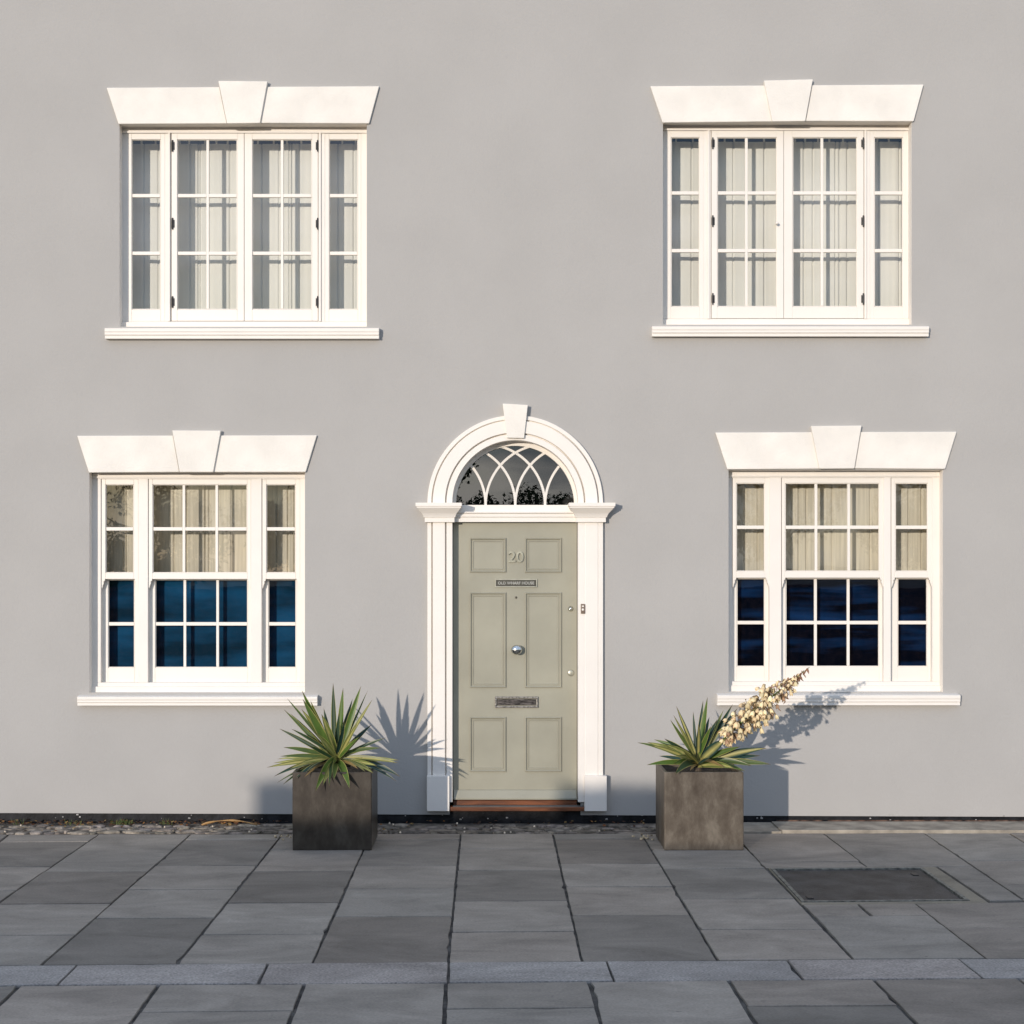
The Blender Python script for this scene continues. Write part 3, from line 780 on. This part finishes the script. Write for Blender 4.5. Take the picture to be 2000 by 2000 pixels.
for s in (-1, 1):
    b = MB(); x_out = AX + s*RO
    pf = prof if s < 0 else [(0, -.004), (0, .034), (.031, .036), (.033, .034), (.036, .034), (.038, .040), (.130, .040), (.132, .037), (.138, .037), (.140, .038), (.183, .038), (.183, -.085)]
    top = [(x_out - s*o_, -dp, zP1+.01) for o_, dp in pf]; bt = [(x_out - s*o_, -dp, zP0-.02) for o_, dp in pf]
    sweep_strip(b, [top, bt])
    b.build('pilaster', M['trim'], ds, bevel=.002)
    # base block
    b = MB()
    xa, xb = (WX(833.6, .08), WX(877.6, .08)) if s < 0 else (WX(1142, .08), WX(1185.3, .08))
    b.box(xa, xb, -.075, .0, WZ(1584.8, .08), WZ(1516, .08)); b.build('plinth_block', M['trim'], ds, bevel=.003)
    # capital
    b = MB()
    xo, xi = AX+s*RO, AX+s*RI
    lv = [(2.206, .018, .062), (2.240, .018, .062), (2.242, .026, .070), (2.252, .028, .074), (2.268, .036, .084), (2.285, .052, .100), (2.298, .064, .113), (2.304, .067, .118), (2.306, .074, .124), (2.318, .075, .126), (2.320, .082, .132), (2.345, .082, .132)]
    n = len(lv); vs = []
    for (z, o_, dp) in lv:
        x0, x1 = sorted((xo+s*o_, xi-s*o_*.85))
        vs += [(x0, -dp, z), (x1, -dp, z), (x1, .07, z), (x0, .07, z)]
    fs = [(0, 3, 2, 1), tuple((n-1)*4+i for i in range(4))]
    for j in range(n-1):
        for i in range(4): fs.append((j*4+i, j*4+(i+1) % 4, (j+1)*4+(i+1) % 4, (j+1)*4+i))
    b.add(vs, fs); b.build('capital', M['trim'], ds)
b = MB(); d = .062
b.prism([W(*p, d) for p in ((990.3, 855), (1023.6, 855.7), (1031, 791), (981.7, 788))], -d, .001)
b.build('keystone', M['stone_white'], ds, bevel=.003)
# transom moulding between the capitals
zt0, zt1 = WZ(1019.5, 0), WZ(999.5, 0)
b = MB(); h = zt1-zt0
b.extr_x([(.002, zt0), (.002, zt0+h*.45), (-.006, zt0+h*.5), (-.006, zt0+h*.8), (-.018, zt0+h*.88), (-.018, zt1), (.085, zt1+.003), (.085, zt0)], AX-RI+.001, AX+RI-.001)
b.build('transom', M['trim'], ds, bevel=.0015)

# fanlight
fan = MB()
yF = .072
def ring(b, cx, cz, r0, r1, y0, y1, n=48, a0=0, a1=math.pi):
    for k in range(n):
        t0, t1 = a0+(a1-a0)*k/n, a0+(a1-a0)*(k+1)/n
        P = [(cx+r*math.cos(t), cz+r*math.sin(t)) for r, t in ((r0, t0), (r1, t0), (r1, t1), (r0, t1))]
        vs = [(p[0], y0, p[1]) for p in P] + [(p[0], y1, p[1]) for p in P]
        b.add(vs, [(0, 1, 2, 3), (0, 3, 7, 4), (1, 5, 6, 2), (4, 7, 6, 5)])
zr1, zr0 = WZ(986.3, -.07), WZ(998.5, -.07)
ring(fan, AX, zr1, .438, .475, yF, yF+.05)
fan.box(AX-.46, AX+.46, yF-.006, yF+.05, zt1+.001, zr1)
fo = fan.build('fanlight', M['white'], house)
b = MB(); RT = .450; r_in = .447
def arc_clip(cx, sgn):
    """arc centred at (cx, zr1), radius RT, starting straight up, bending towards the centre of its circle"""
    pts = []
    for k in range(60):
        a = k/59*math.pi*.62
        x = cx - sgn*RT*math.cos(a); z = zr1 + RT*math.sin(a)
        if (x-AX)**2+(z-zr1)**2 > r_in**2: break
        pts.append((x, z))
    return pts
w_ = .0088
for i, bx in enumerate((948.4, 1006.4, 1064.6)):
    x0 = WX(bx, -.08)
    for sgn in (1, -1):
        pts = arc_clip(x0+sgn*RT, sgn)
        for k in range(len(pts)-1):
            p, q_ = Vector(pts[k]), Vector(pts[k+1]); t = (q_-p).normalized(); nrm = Vector((-t.y, t.x))*w_
            p = p - t*.001
            yy = yF+.006+.0011*(i*2+(sgn > 0))
            A = [p-nrm, q_-nrm, q_+nrm, p+nrm]
            vs = [(a_.x, yy, a_.y) for a_ in A] + [(a_.x, yy+.02, a_.y) for a_ in A]
            b.add(vs, [(0, 1, 2, 3), (0, 4, 5, 1), (3, 2, 6, 7), (4, 7, 6, 5)])
b.build('tracery', M['white'], fo)
b = MB(); b.add([(AX, yF+.03, zr1)] + [(AX+.445*math.cos(math.pi*k/40), yF+.03, zr1+.445*math.sin(math.pi*k/40)) for k in range(41)], [(0, k, k+1) for k in range(1, 41)])
b.build('glass_pane', M['glass_fan'], fo, recalc=False)

# door
yD = .058
dz1, dz0 = WZ(1020.3, -yD), WZ(1561, -yD)
dr = MB(); dr.box(AX-RI+.004, AX+RI-.004, yD, yD+.05, dz0, dz1+.01)
door = dr.build('door', M['door'], house)
def panel(px0, py0, px1, py1):
    x0, z1 = W(px0, py0, -yD); x1, z0 = W(px1, py1, -yD)
    # raised and fielded bead, swept as a mitred ring
    pr = [(0, 0), (.001, .009), (.006, .013), (.011, .009), (.014, .0), (.020, -.0004), (.022, .005), (.027, .005), (.030, .0)]
    vs = []; fs = []
    for (o_, h_) in pr:
        vs += [(x0+o_, yD-.0006-h_, z0+o_), (x1-o_, yD-.0006-h_, z0+o_), (x1-o_, yD-.0006-h_, z1-o_), (x0+o_, yD-.0006-h_, z1-o_)]
    for j in range(len(pr)-1):
        for i in range(4): fs.append((j*4+i, j*4+(i+1) % 4, (j+1)*4+(i+1) % 4, (j+1)*4+i))
    b = MB(); b.add(vs, fs); b.build('panel_moulding', M['door'], door)
for (ya, yb_) in ((1050.5, 1118), (1157, 1343), (1400, 1507)):
    panel(917.5, ya, 988.5, yb_); panel(1025.3, ya, 1097, yb_)
b = MB(); zw1, zw0 = WZ(1543, -.03), dz0+.003
b.extr_x([(yD+.001, zw1), (yD-.012, zw1-.004), (yD-.045, zw0+.012), (yD-.045, zw0), (yD+.001, zw0)], AX-RI+.008, AX+RI-.006)
b.build('weather_board', M['door'], door, bevel=.002)
x, z = W(1009, 1269, -.03)
b = MB(); b.lathe((x, yD, z), [(0, .026), (.006, .026), (.008, .013), (.026, .013), (.034, .030), (.046, .041), (.056, .040), (.066, .028), (.070, .010), (.071, .001)], n=28, sz=.88)
b.build('door_knob', M['chrome'], door, smooth=True)
x, z = W(1114.5, 1189, -.05); b = MB(); b.lathe((x, yD, z), [(0, .020), (.006, .019), (.010, .012), (.022, .012), (.027, .009), (.028, .001)], n=20)
b.build('latch_lock', M['chrome'], door, smooth=True)
x, z = W(1115, 1314.5, -.05); b = MB(); b.lathe((x, yD, z), [(0, .024), (.004, .024), (.007, .020), (.0085, .008), (.009, .001)], n=20)
b.build('mortice_lock', mat('painted_escutcheon', (.40, .385, .30, 1), .35, .1, 30, metal=.5), door, smooth=True)
x, z = W(1008, 1167, -.05); b = MB(); b.lathe((x, yD, z), [(0, .0085), (.003, .008), (.004, .004), (.0045, .001)], n=14)
b.build('peephole', mat('peephole_brass', (.06, .05, .03, 1), .3, .1, 20), door, smooth=True)
# letter plate
x0, z1 = W(966.5, 1360.5, -.05); x1, z0 = W(1051.5, 1382.5, -.05)
lp = MB()
def fr(b, x0, x1, z0, z1, t, y0, y1):
    b.box(x0, x1, y0, y1, z1-t, z1); b.box(x0, x1, y0, y1, z0, z0+t); b.box(x0, x0+t, y0, y1, z0+t, z1-t); b.box(x1-t, x1, y0, y1, z0+t, z1-t)
fr(lp, x0, x1, z0, z1, .015, yD-.012, yD-.0006)
lpo = lp.build('letter_plate', M['dull_metal'], door, bevel=.003)
b = MB(); b.box(x0+.019, x1-.019, yD-.008, yD-.0008, z0+.019, z1-.019); b.build('flap', mat('dark_pewter', (.13, .115, .105, 1), .35, .4, 30, metal=.8, stretch=(1, 1, 4)), lpo, bevel=.003)
# name plate and numerals
def text_mesh(s, size, depth, name, m, parent, x, y, z, w=None, h=None, thick=0):
    cu = bpy.data.curves.new(name, 'FONT'); cu.body = s; cu.size = size; cu.extrude = depth; cu.align_x = 'CENTER'; cu.align_y = 'CENTER'
    cu.offset = thick; cu.resolution_u = 5
    tmp = bpy.data.objects.new(name, cu); link(tmp)
    bpy.context.view_layer.update()
    me = bpy.data.meshes.new_from_object(tmp.evaluated_get(bpy.context.evaluated_depsgraph_get()))
    bpy.data.objects.remove(tmp)
    xs = [v.co.x for v in me.vertices]; ys_ = [v.co.y for v in me.vertices]
    cx_, cy_ = (min(xs)+max(xs))/2, (min(ys_)+max(ys_))/2
    sx = (w/(max(xs)-min(xs))) if w else 1; sy = (h/(max(ys_)-min(ys_))) if h else 1
    for v in me.vertices:
        X, Y, Z = v.co; v.co = (x+(X-cx_)*sx, y - Z, z+(Y-cy_)*sy)
    me.materials.clear(); me.materials.append(m)
    o = bpy.data.objects.new(name, me); link(o); o.parent = parent; return o
x0, z1 = W(968, 1132, -.05); x1, z0 = W(1048, 1146, -.05)
np_ = MB(); c_ = .008
np_.prism([(x0+c_, z0), (x1-c_, z0), (x1, z0+c_*1.4), (x1, z1-c_*1.4), (x1-c_, z1), (x0+c_, z1), (x0, z1-c_*1.4), (x0, z0+c_*1.4)], yD-.008, yD-.0006)
npo = np_.build('name_plate', M['plate'], door, bevel=.002)
b = MB(); fr(b, x0-.004, x1+.004, z0-.003, z1+.004, .0065, yD-.011, yD-.0007); b.build('plate_rim', mat('pale_rim', (.50, .48, .38, 1), .3, .1, 20, metal=.4), npo, bevel=.001)
text_mesh('OLD WHARF HOUSE', .03, .0008, 'lettering', mat('grey_lettering', (.42, .41, .36, 1), .5, .1, 20), npo, (x0+x1)/2, yD-.0095, (z0+z1)/2+.001, w=(x1-x0)-.035, h=.021, thick=.0004)
x, z = W(1007.8, 1087.5, -.05)
text_mesh('20', .1, .007, 'door_number', mat('silvered_numerals', (.44, .42, .32, 1), .28, .1, 20, metal=.45), door, x, yD-.007, z, w=.112, h=.080, thick=.0012)
# threshold
x0, x1 = WX(879, .05), WX(1141.3, .05)
b = MB(); b.box(x0, x1, -.055, .052, .094, .124)
th = b.build('threshold', [M['wood_orange']], house, bevel=.003)
b = MB(); b.box(x0+.02, x1-.01, -.046, .030, .1242, .1265); b.build('tread_strip', M['wood_grey'], th)
b = MB(); b.box(AX-RI+.004, AX+RI-.004, .036, .10, .124, .160); b.build('sill_bar', M['wood_orange'], th, bevel=.004)
b = MB(); b.box(AX-RI, AX+RI, .055, .2, .02, .123); b.build('threshold_base', M['black'], th)
# doorbell on the right pilaster
x0, z1 = W(1134.3, 1179.5, .04); x1, z0 = W(1142.3, 1198.5, .04)
b = MB(); b.box(x0, x1, -.052, -.0405, z0, z1); bo = b.build('doorbell', M['bell'], house, bevel=.003)
b = MB(); b.lathe(((x0+x1)/2, -.0515, (z0+z1)/2-.006), [(0, .009), (.003, .009), (.005, .006), (.0055, .001)], n=14); b.build('button', M['white'], bo, smooth=True)
b = MB(); b.box(x0+.008, x1-.008, -.0535, -.0522, z1-.022, z1-.012); b.build('name_slot', M['white'], bo)

# ------------------------------------------------------------------ planters
def planter(label, cx, cy, m=None, s=.525, h=.519):
    t = thing('planter', label, 'planter', (cx, cy, 0), 'square metal planters beside the door')
    b = MB(); a = s/2; w = .022
    o_ = [(-a, -a), (a, -a), (a, a), (-a, a)]; i_ = [(-a+w, -a+w), (a-w, -a+w), (a-w, a-w), (-a+w, a-w)]
    vs = [(p[0], p[1], 0) for p in o_] + [(p[0], p[1], h) for p in o_] + [(p[0], p[1], h) for p in i_] + [(p[0], p[1], h-.12) for p in i_]
    fs = [(0, 3, 2, 1)]
    for k in range(4):
        n = (k+1) % 4; fs += [(k, n, n+4, k+4), (k+4, n+4, n+8, k+8), (k+8, n+8, n+12, k+12)]
    b.add(vs, fs); b.build('box', m or M['planter'], t, bevel=.005)
    b = MB(); n = 14; vs = []; fs = []
    for j in range(n+1):
        for i in range(n+1):
            x = (-a+w)+(s-2*w)*i/n; y = (-a+w)+(s-2*w)*j/n
            vs.append((x, y, h-.035+noise.noise((x*9+cx, y*9, 0))*.02))
    for j in range(n):
        for i in range(n): fs.append((j*(n+1)+i, j*(n+1)+i+1, (j+1)*(n+1)+i+1, (j+1)*(n+1)+i))
    b.add(vs, fs); b.build('soil', M['soil'], t, recalc=False)
    return t
PY = -.8115
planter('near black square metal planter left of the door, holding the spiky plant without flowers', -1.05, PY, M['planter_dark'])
planter('brown weathered square metal planter right of the door, holding the flowering spiky plant', 1.415, PY)

CREAM = (.42, .37, .12, 1); GREEN = (.060, .095, .020, 1); GREEN2 = (.075, .13, .022, 1); DARK = (.022, .050, .020, 1); BLUEG = (.016, .045, .034, 1)
def leaf(b, base, tip, width, droop=.0, style=0, roll=None):
    width *= 1.22
    base, tip = Vector(base), Vector(tip)
    mid = (base+tip)/2 + Vector((0, 0, droop))
    n = 10; vs = []; cs = []
    L = (tip-base).length
    if roll is None: roll = random.uniform(-.8, .8)
    for k in range(n+1):
        t = k/n
        p = base*(1-t)**2 + mid*2*t*(1-t) + tip*t*t
        tg = ((mid-base)*(1-t) + (tip-mid)*t).normalized()
        face = Vector((math.sin(roll)*1.0, -1, .35)).normalized()
        side = tg.cross(face).normalized(); nn = side.cross(tg).normalized()
        w = width*(.50+.5*math.sin(min(1, t*2.1)*math.pi/2)) * (1-max(0, (t-.52)/.48)**1.7) + .0008
        for u in (-1, -.74, 0, .74, 1):
            fold = (abs(u))*w*.42
            vs.append(p + side*u*w*.5 + nn*(-fold if False else fold)*.5)
            g = (GREEN, GREEN2, DARK, BLUEG)[style % 4]; v = random.uniform(.85, 1.15)
            if abs(u) == 1: c = CREAM if (style < 6) else g
            elif u == 0 and style >= 4: c = CREAM
            else: c = g
            if style == 9: c = (.26, .17, .06, 1)
            elif t < .12: c = tuple(c[i]*.4+CREAM[i]*.5 for i in range(3))+(1,)
            if t > .93: c = (.10, .06, .03, 1)
            cs.append(tuple(min(1, c[i]*v) for i in range(3))+(1,))
    fs = []
    for k in range(n):
        for i in range(4): fs.append((k*5+i, k*5+i+1, (k+1)*5+i+1, (k+1)*5+i))
    b.add(vs, fs, col=cs)
def tip3(px, py, bx, by, bz, L, front, base_d=.81):
    """leaf tip seen at (px,py): choose its depth so that the leaf is L long"""
    d = base_d
    for _ in range(6):
        x, z = W(px, py, d); r2 = (x-bx)**2+(z-bz)**2
        dy = math.sqrt(max(0, L*L-r2)) * front
        d = base_d + dy
    x, z = W(px, py, d)
    return (x, -d, z)
def yucca_leaves(tips, bx, bz, scale, ox, oy):
    b = MB()
    for (u, v, wd_, fr_, st_, dr_) in tips:
        px, py = ox+u/scale, oy+v/scale
        base = (bx+random.uniform(-.012, .012), PY+random.uniform(-.015, .015), bz+random.uniform(-.02, .03))
        x, z = W(px, py, .81); r = math.hypot(x-bx, z-bz)
        L = max(.42, r*1.06)
        if abs(fr_) < .25: L = r*1.01
        tp = tip3(px, py, bx, PY, bz, L, max(-1, min(1, fr_)))
        leaf(b, base, tp, wd_, dr_, st_)
    return b
bx, bz = -1.049, .556
tipsL = [(785, 155, .030, .1, 2, 0), (875, 200, .034, .2, 1, 0), (840, 420, .03, .3, 2, 0), (1035, 185, .034, .2, 1, .01), (1095, 225, .012, -.3, 0, 0), (1138, 305, .026, .5, 4, .01),
         (505, 225, .04, .5, 1, .0), (372, 295, .02, -.3, 0, 0), (343, 395, .024, .1, 0, .01), (400, 430, .020, -.4, 0, .01), (512, 300, .046, .7, 1, .0), (583, 315, .036, .5, 5, .0),
         (500, 390, .034, .6, 5, .01), (680, 435, .040, .8, 5, .0), (303, 568, .024, -.3, 2, .02), (410, 568, .020, .3, 2, .02), (340, 735, .028, .3, 0, .03), (310, 815, .024, .5, 0, .02),
         (285, 840, .022, -.5, 5, .02), (250, 875, .022, .2, 5, .02), (190, 915, .024, .4, 4, .03), (255, 995, .024, .6, 3, .06), (335, 1068, .022, .8, 2, .07), (285, 1050, .016, -.5, 2, .06),
         (1130, 530, .032, -.4, 3, .02), (1260, 648, .020, .3, 2, .02), (1220, 740, .022, .4, 0, .03), (1110, 740, .02, -.5, 0, .02), (1380, 850, .028, .3, 5, .03), (1370, 875, .026, .5, 4, .03),
         (1390, 1000, .034, .5, 3, .09), (1355, 1040, .024, .7, 3, .08), (625, 1135, .040, 1, 1, .10), (690, 1080, .036, 1, 5, .09), (790, 1030, .034, 1, 0, .06), (935, 1110, .040, 1, 1, .10),
         (750, 1090, .03, 1, 2, .08), (1150, 970, .028, .9, 5, .05), (1080, 960, .026, 1, 4, .04), (440, 1020, .030, .9, 3, .06), (540, 960, .030, .9, 3, .05), (960, 300, .03, -.5, 2, 0), (700, 380, .028, -.6, 2, 0),
         (1000, 520, .028, .8, 4, .0), (620, 600, .03, .8, 5, .02), (1180, 900, .026, .8, 5, .03), (480, 880, .026, .7, 5, .03), (430, 830, .026, -.6, 0, .03), (560, 720, .026, .5, 2, .02),
         (890, 500, .032, .5, 3, .0), (1020, 640, .026, .7, 1, .01), (390, 930, .026, .7, 4, .04)]
tipsL += [(470, 900, .018, .4, 9, .03), (1090, 905, .02, .5, 9, .03), (450, 860, .014, -.3, 9, .03), (1120, 940, .016, .7, 9, .03), (520, 1010, .016, .9, 9, .05), (1010, 930, .02, .9, 9, .03)]
tl = thing('yucca', 'variegated spiky yucca in the left planter, without flowers', 'yucca', (bx, PY, .50), 'yuccas in the planters')
to_local(yucca_leaves(tipsL, bx, bz, 4.6, 480, 1300).build('foliage', M['leaf'], tl, smooth=True, recalc=False))
b = MB(); b.tube([(bx, PY, .47), (bx, PY, .53), (bx+.004, PY, .575)], [.028, .026, .010], 10); to_local(b.build('stem', M['bark'], tl))
bx2, bz2 = 1.410, .545
tipsR = [(600, 290, .022, .1, 6, 0), (560, 420, .024, .4, 4, 0), (515, 490, .022, .2, 0, .0), (845, 370, .018, -.2, 3, 0), (990, 210, .026, .2, 3, 0), (1055, 160, .034, .3, 1, 0),
         (1285, 350, .026, .2, 1, 0), (1418, 265, .036, -.2, 3, 0), (1490, 320, .030, -.4, 3, 0), (430, 765, .034, .3, 2, .01), (280, 775, .028, -.3, 1, .02), (180, 815, .032, .4, 5, .02),
         (35, 820, .024, -.2, 0, .05), (240, 860, .028, .6, 4, .02), (175, 1145, .030, .5, 1, .03), (350, 1015, .024, -.5, 3, .02), (445, 850, .034, .6, 5, .02), (1330, 760, .060, .6, 7, .0), (1530, 880, .030, .5, 1, .02),
         (1917, 900, .042, .3, 7, .03), (1976, 1135, .034, .4, 0, .03), (1820, 1010, .034, -.3, 3, .02), (1600, 1235, .028, .7, 1, .04), (580, 1290, .040, .95, 2, .08), (1090, 1040, .030, .9, 3, 0),
         (1190, 490, .032, .3, 3, 0), (1105, 580, .026, .5, 1, 0), (1250, 420, .03, .4, 2, 0), (1440, 1190, .036, .8, 5, .03), (1700, 1160, .034, .5, 0, .04), (620, 1010, .03, .8, 4, .02),
         (930, 560, .03, .5, 7, 0), (1080, 450, .03, -.3, 3, 0), (700, 930, .03, .7, 5, .01), (1380, 930, .03, -.4, 3, .0), (560, 1130, .03, .8, 1, .04), (1300, 560, .04, .2, 7, 0)]
tipsR += [(640, 1180, .018, .6, 9, .03), (1300, 1190, .018, .7, 9, .03), (800, 1230, .016, .9, 9, .03)]
tr_ = thing('yucca', 'green spiky yucca in the right planter with a leaning spike of cream flowers', 'yucca', (bx2, PY, .50), 'yuccas in the planters')
to_local(yucca_leaves(tipsR, bx2, bz2, 7.43, 1240, 1340).build('foliage', M['leaf'], tr_, smooth=True, recalc=False))
b = MB(); b.tube([(bx2, PY, .47), (bx2, PY, .52), (bx2+.004, PY, .56)], [.028, .026, .010], 10); to_local(b.build('stem', M['bark'], tr_))
# flower spike
def sp(t):
    pts = [(1369, 1492, .81), (1420, 1437, .98), (1470, 1390, 1.14), (1525, 1347, 1.32), (1581, 1303, 1.50)]
    k = min(3, int(t*4)); f = t*4-k; a, c = pts[k], pts[k+1]
    px, py, d = (a[i]*(1-f)+c[i]*f for i in range(3))
    x, z = W(px, py, d); return Vector((x, -d, z))
b = MB(); ps = [sp(k/24) for k in range(25)]; b.tube(ps, [.012*(1-k/27) for k in range(25)], 8, col=(.10, .16, .04, 1))
spike = to_local(b.build('flower_spike', M['leaf'], tr_, smooth=True))
fl = MB(); br = MB()
axis = (sp(.9)-sp(.3)).normalized(); s1 = axis.cross(Vector((0, 0, 1))).normalized(); s2 = axis.cross(s1)
def bell(b, c, L, r, dirv, col):
    up = -dirv.normalized(); a = up.cross(Vector((0, 1, .1))).normalized(); e = up.cross(a)
    vs = []; n = 9; rings = [(0, .2), (.15, .62), (.42, .98), (.72, 1.0), (1.0, .78)]
    for (t, k) in rings:
        for i in range(n):
            an = 2*math.pi*i/n; kk = k*(1+.30*t*math.cos(an*3)); tt = t*(1+.16*t*math.cos(an*3))
            vs.append(c - up*L*tt + (a*math.cos(an)+e*math.sin(an))*r*kk)
    fs = [tuple(range(n))]
    for j in range(len(rings)-1):
        for i in range(n): fs.append((j*n+i, j*n+(i+1) % n, (j+1)*n+(i+1) % n, (j+1)*n+i))
    b.add(vs, fs, col=col)
for k in range(270):
    t = .22+.66*random.random()**.95
    prof_r = .105*math.sin(min(1, (t-.18)/.25)*math.pi/2)*(1 if t < .62 else max(.18, 1-(t-.62)/.30))
    an = random.uniform(0, 6.28); rad = prof_r*random.uniform(.45, 1.1)
    p0 = sp(t); out = s1*math.cos(an)+s2*math.sin(an)
    c = p0+out*rad+axis*random.uniform(0, .03)
    sc = random.uniform(.75, 1.12)*(1 if t < .7 else .75)
    dirv = Vector((random.uniform(-.5, .5), random.uniform(-.5, .5), -1))+out*.5
    tn = random.uniform(.72, 1.2); warm = random.uniform(.86, 1.0)
    if random.random() < .08: tn, warm = .5, .72
    if random.random() < (.84 if t < .72 else .45):
        bell(fl, c, .036*sc, .0145*sc, dirv, (tn, tn*warm, tn*warm*.95, 1))
    br.tube([p0, (p0+c)/2+Vector((0, 0, .006)), c], .0018, 4, col=(.30, .20, .09, 1))
    if random.random() < .95:
        e_ = c+dirv.normalized()*random.uniform(.02, .04)+Vector((random.uniform(-.03, .03), 0, random.uniform(-.01, .02)))
        br.tube([c, (c+e_)/2+Vector((random.uniform(-.01, .01), 0, 0)), e_], [.0022, .0045, .001], 5, col=random.choice([(.30, .15, .08, 1), (.36, .20, .13, 1), (.20, .12, .05, 1)]))
for k in range(46):
    t = .80+.19*random.random(); p0 = sp(t); an = random.uniform(0, 6.28); out = s1*math.cos(an)+s2*math.sin(an)
    c = p0+out*.03*(1.05-t)*5*random.random(); e_ = c+Vector((random.uniform(-.015, .015), 0, -random.uniform(.015, .03)))
    br.tube([p0, c], .0015, 4, col=(.3, .2, .1, 1)); br.tube([c, (c+e_)/2, e_], [.001, .0045, .001], 5, col=(.33, .16, .08, 1))
to_local(fl.build('flowers', M['petal'], spike, smooth=True, recalc=False, kind='stuff'))
to_local(br.build('flower_stalks', M['litter'], spike, smooth=True, kind='stuff'))

# ------------------------------------------------------------------ across the street (wall, hedges added to cast low shadow; trees reflected in panes)
LG = 13.2
LH = LG+.3
def cx_of(px): return (px-958)/266 - .478*LH
h0 = lambda s, L=13.5: s + .127*L
gw = MB(); zc = h0(-.128, 13.2)  # invented wall, its height set to shade the paving
gw.box(-30, 16, -LG-.22, -LG, -.02, zc-.07); gw.box(-30, 16, -LG-.26, -LG+.04, zc-.069, zc)
gwall = thing('shadow_wall', 'unseen low brick wall across the street, added to shade the paving', 'wall', (-7, -LG, 0))
to_local(gw.build('brickwork', M['brick'], gwall, bevel=.01))
def shadow_hedge(label, x0, x1, ztop, dens=3200):  # invented hedges, their stepped tops shape the shadow on the house
    t = thing('shadow_hedge', label, 'shadow_hedge', ((x0+x1)/2, -LG-.5, 0), 'clipped hedges added across the street to cast shadow')
    b = MB(); b.box(x0+.06, x1-.06, -LG-.85, -LG-.28, 0, ztop-.05)
    to_local(b.build('shadow_hedge_body', M['shadow_hedge'], t))
    b = MB(); rnd = random.Random(int(x0*10))
    for _ in range(int(dens*(x1-x0))):
        X = rnd.uniform(x0, x1)
        if rnd.random() < .5: Y, Z = -LG-rnd.uniform(.24, .30), rnd.uniform(.9, ztop)
        else: Y, Z = -LG-rnd.uniform(.24, .88), ztop-rnd.uniform(0, .05)
        c = Vector((X, Y, Z)); u = Vector((rnd.uniform(-1, 1), rnd.uniform(-1, 1), rnd.uniform(-1, 1))).normalized()*.022
        v = u.cross(Vector((rnd.uniform(-1, 1), rnd.uniform(-1, 1), 1))).normalized()*.012
        b.add([c-u, c-v, c+u, c+v], [(0, 1, 2, 3)])
    to_local(b.build('leaves', M['shadow_hedge'], t, recalc=False))
shadow_hedge('tall clipped hedging opposite the left planter, added to cast shadow', cx_of(484), cx_of(640), h0(.33), 700)
shadow_hedge('lower clipped hedging opposite the door, added to cast shadow', cx_of(645), cx_of(1062), h0(.095), 700)
shadow_hedge('tall clipped hedging opposite the wall right of the door, added to cast shadow', cx_of(1072), cx_of(1322), h0(.30), 700)

def tree(label, x, y, h, r, seed):
    rnd = random.Random(seed)
    t = thing('tree', label, 'tree', (x, y, -.13), 'trees across the street')
    b = MB(); b.tube([(0, 0, 0), (.1, 0, h*.3), (0, .1, h*.6), (.1, 0, h*.85)], [.22, .17, .10, .04], 8)
    for k in range(6):
        a = k*1.05; z = h*(.35+.07*k); b.tube([(.05, 0, z), (math.cos(a)*r*.4, math.sin(a)*r*.4, z+h*.12), (math.cos(a)*r*.75, math.sin(a)*r*.75, z+h*.2)], [.08, .05, .02], 6)
    b.build('trunk', M['bark'], t)
    b = MB(); cl = [(rnd.gauss(0, r*.42), rnd.gauss(0, r*.42), h*rnd.uniform(.4, .95), r*rnd.uniform(.25, .45)) for _ in range(15)]
    for (cx_, cy_, cz_, cr_) in cl:
        for _ in range(330):
            d_ = Vector((rnd.gauss(0, 1), rnd.gauss(0, 1), rnd.gauss(0, .8))).normalized()*cr_*rnd.uniform(.5, 1.05)
            c = Vector((cx_, cy_, cz_))+d_; u = Vector((rnd.uniform(-1, 1), rnd.uniform(-1, 1), rnd.uniform(-1, 1))).normalized()*.11
            v = u.cross(Vector((rnd.uniform(-1, 1), rnd.uniform(-1, 1), 1))).normalized()*.07
            b.add([c-u, c-v, c+u, c+v], [(0, 1, 2, 3)])
    b.build('crown', M['crown'], t, recalc=False)
for i, (x, y, h, r, lb) in enumerate([(-15.5, -58, 5.6, 3.0, 'bushy tree across the street, nearest the low sun'), (-9.5, -62, 6.6, 3.2, 'round tree across the street beyond the left hedging'),
        (-2.6, -60, 8.6, 2.4, 'tall narrow tree across the street opposite the door'), (.9, -56, 5.2, 2.6, 'short tree across the street right of the tall narrow one'),
        (6.5, -64, 6.4, 3.4, 'broad tree across the street opposite the right planter'), (13, -60, 7.4, 3.3, 'taller broad tree across the street facing the right window'),
        (20, -58, 6.2, 3.2, 'outermost tree across the street on the right')]):
    tree(lb, x, y, h, r, 40+i)
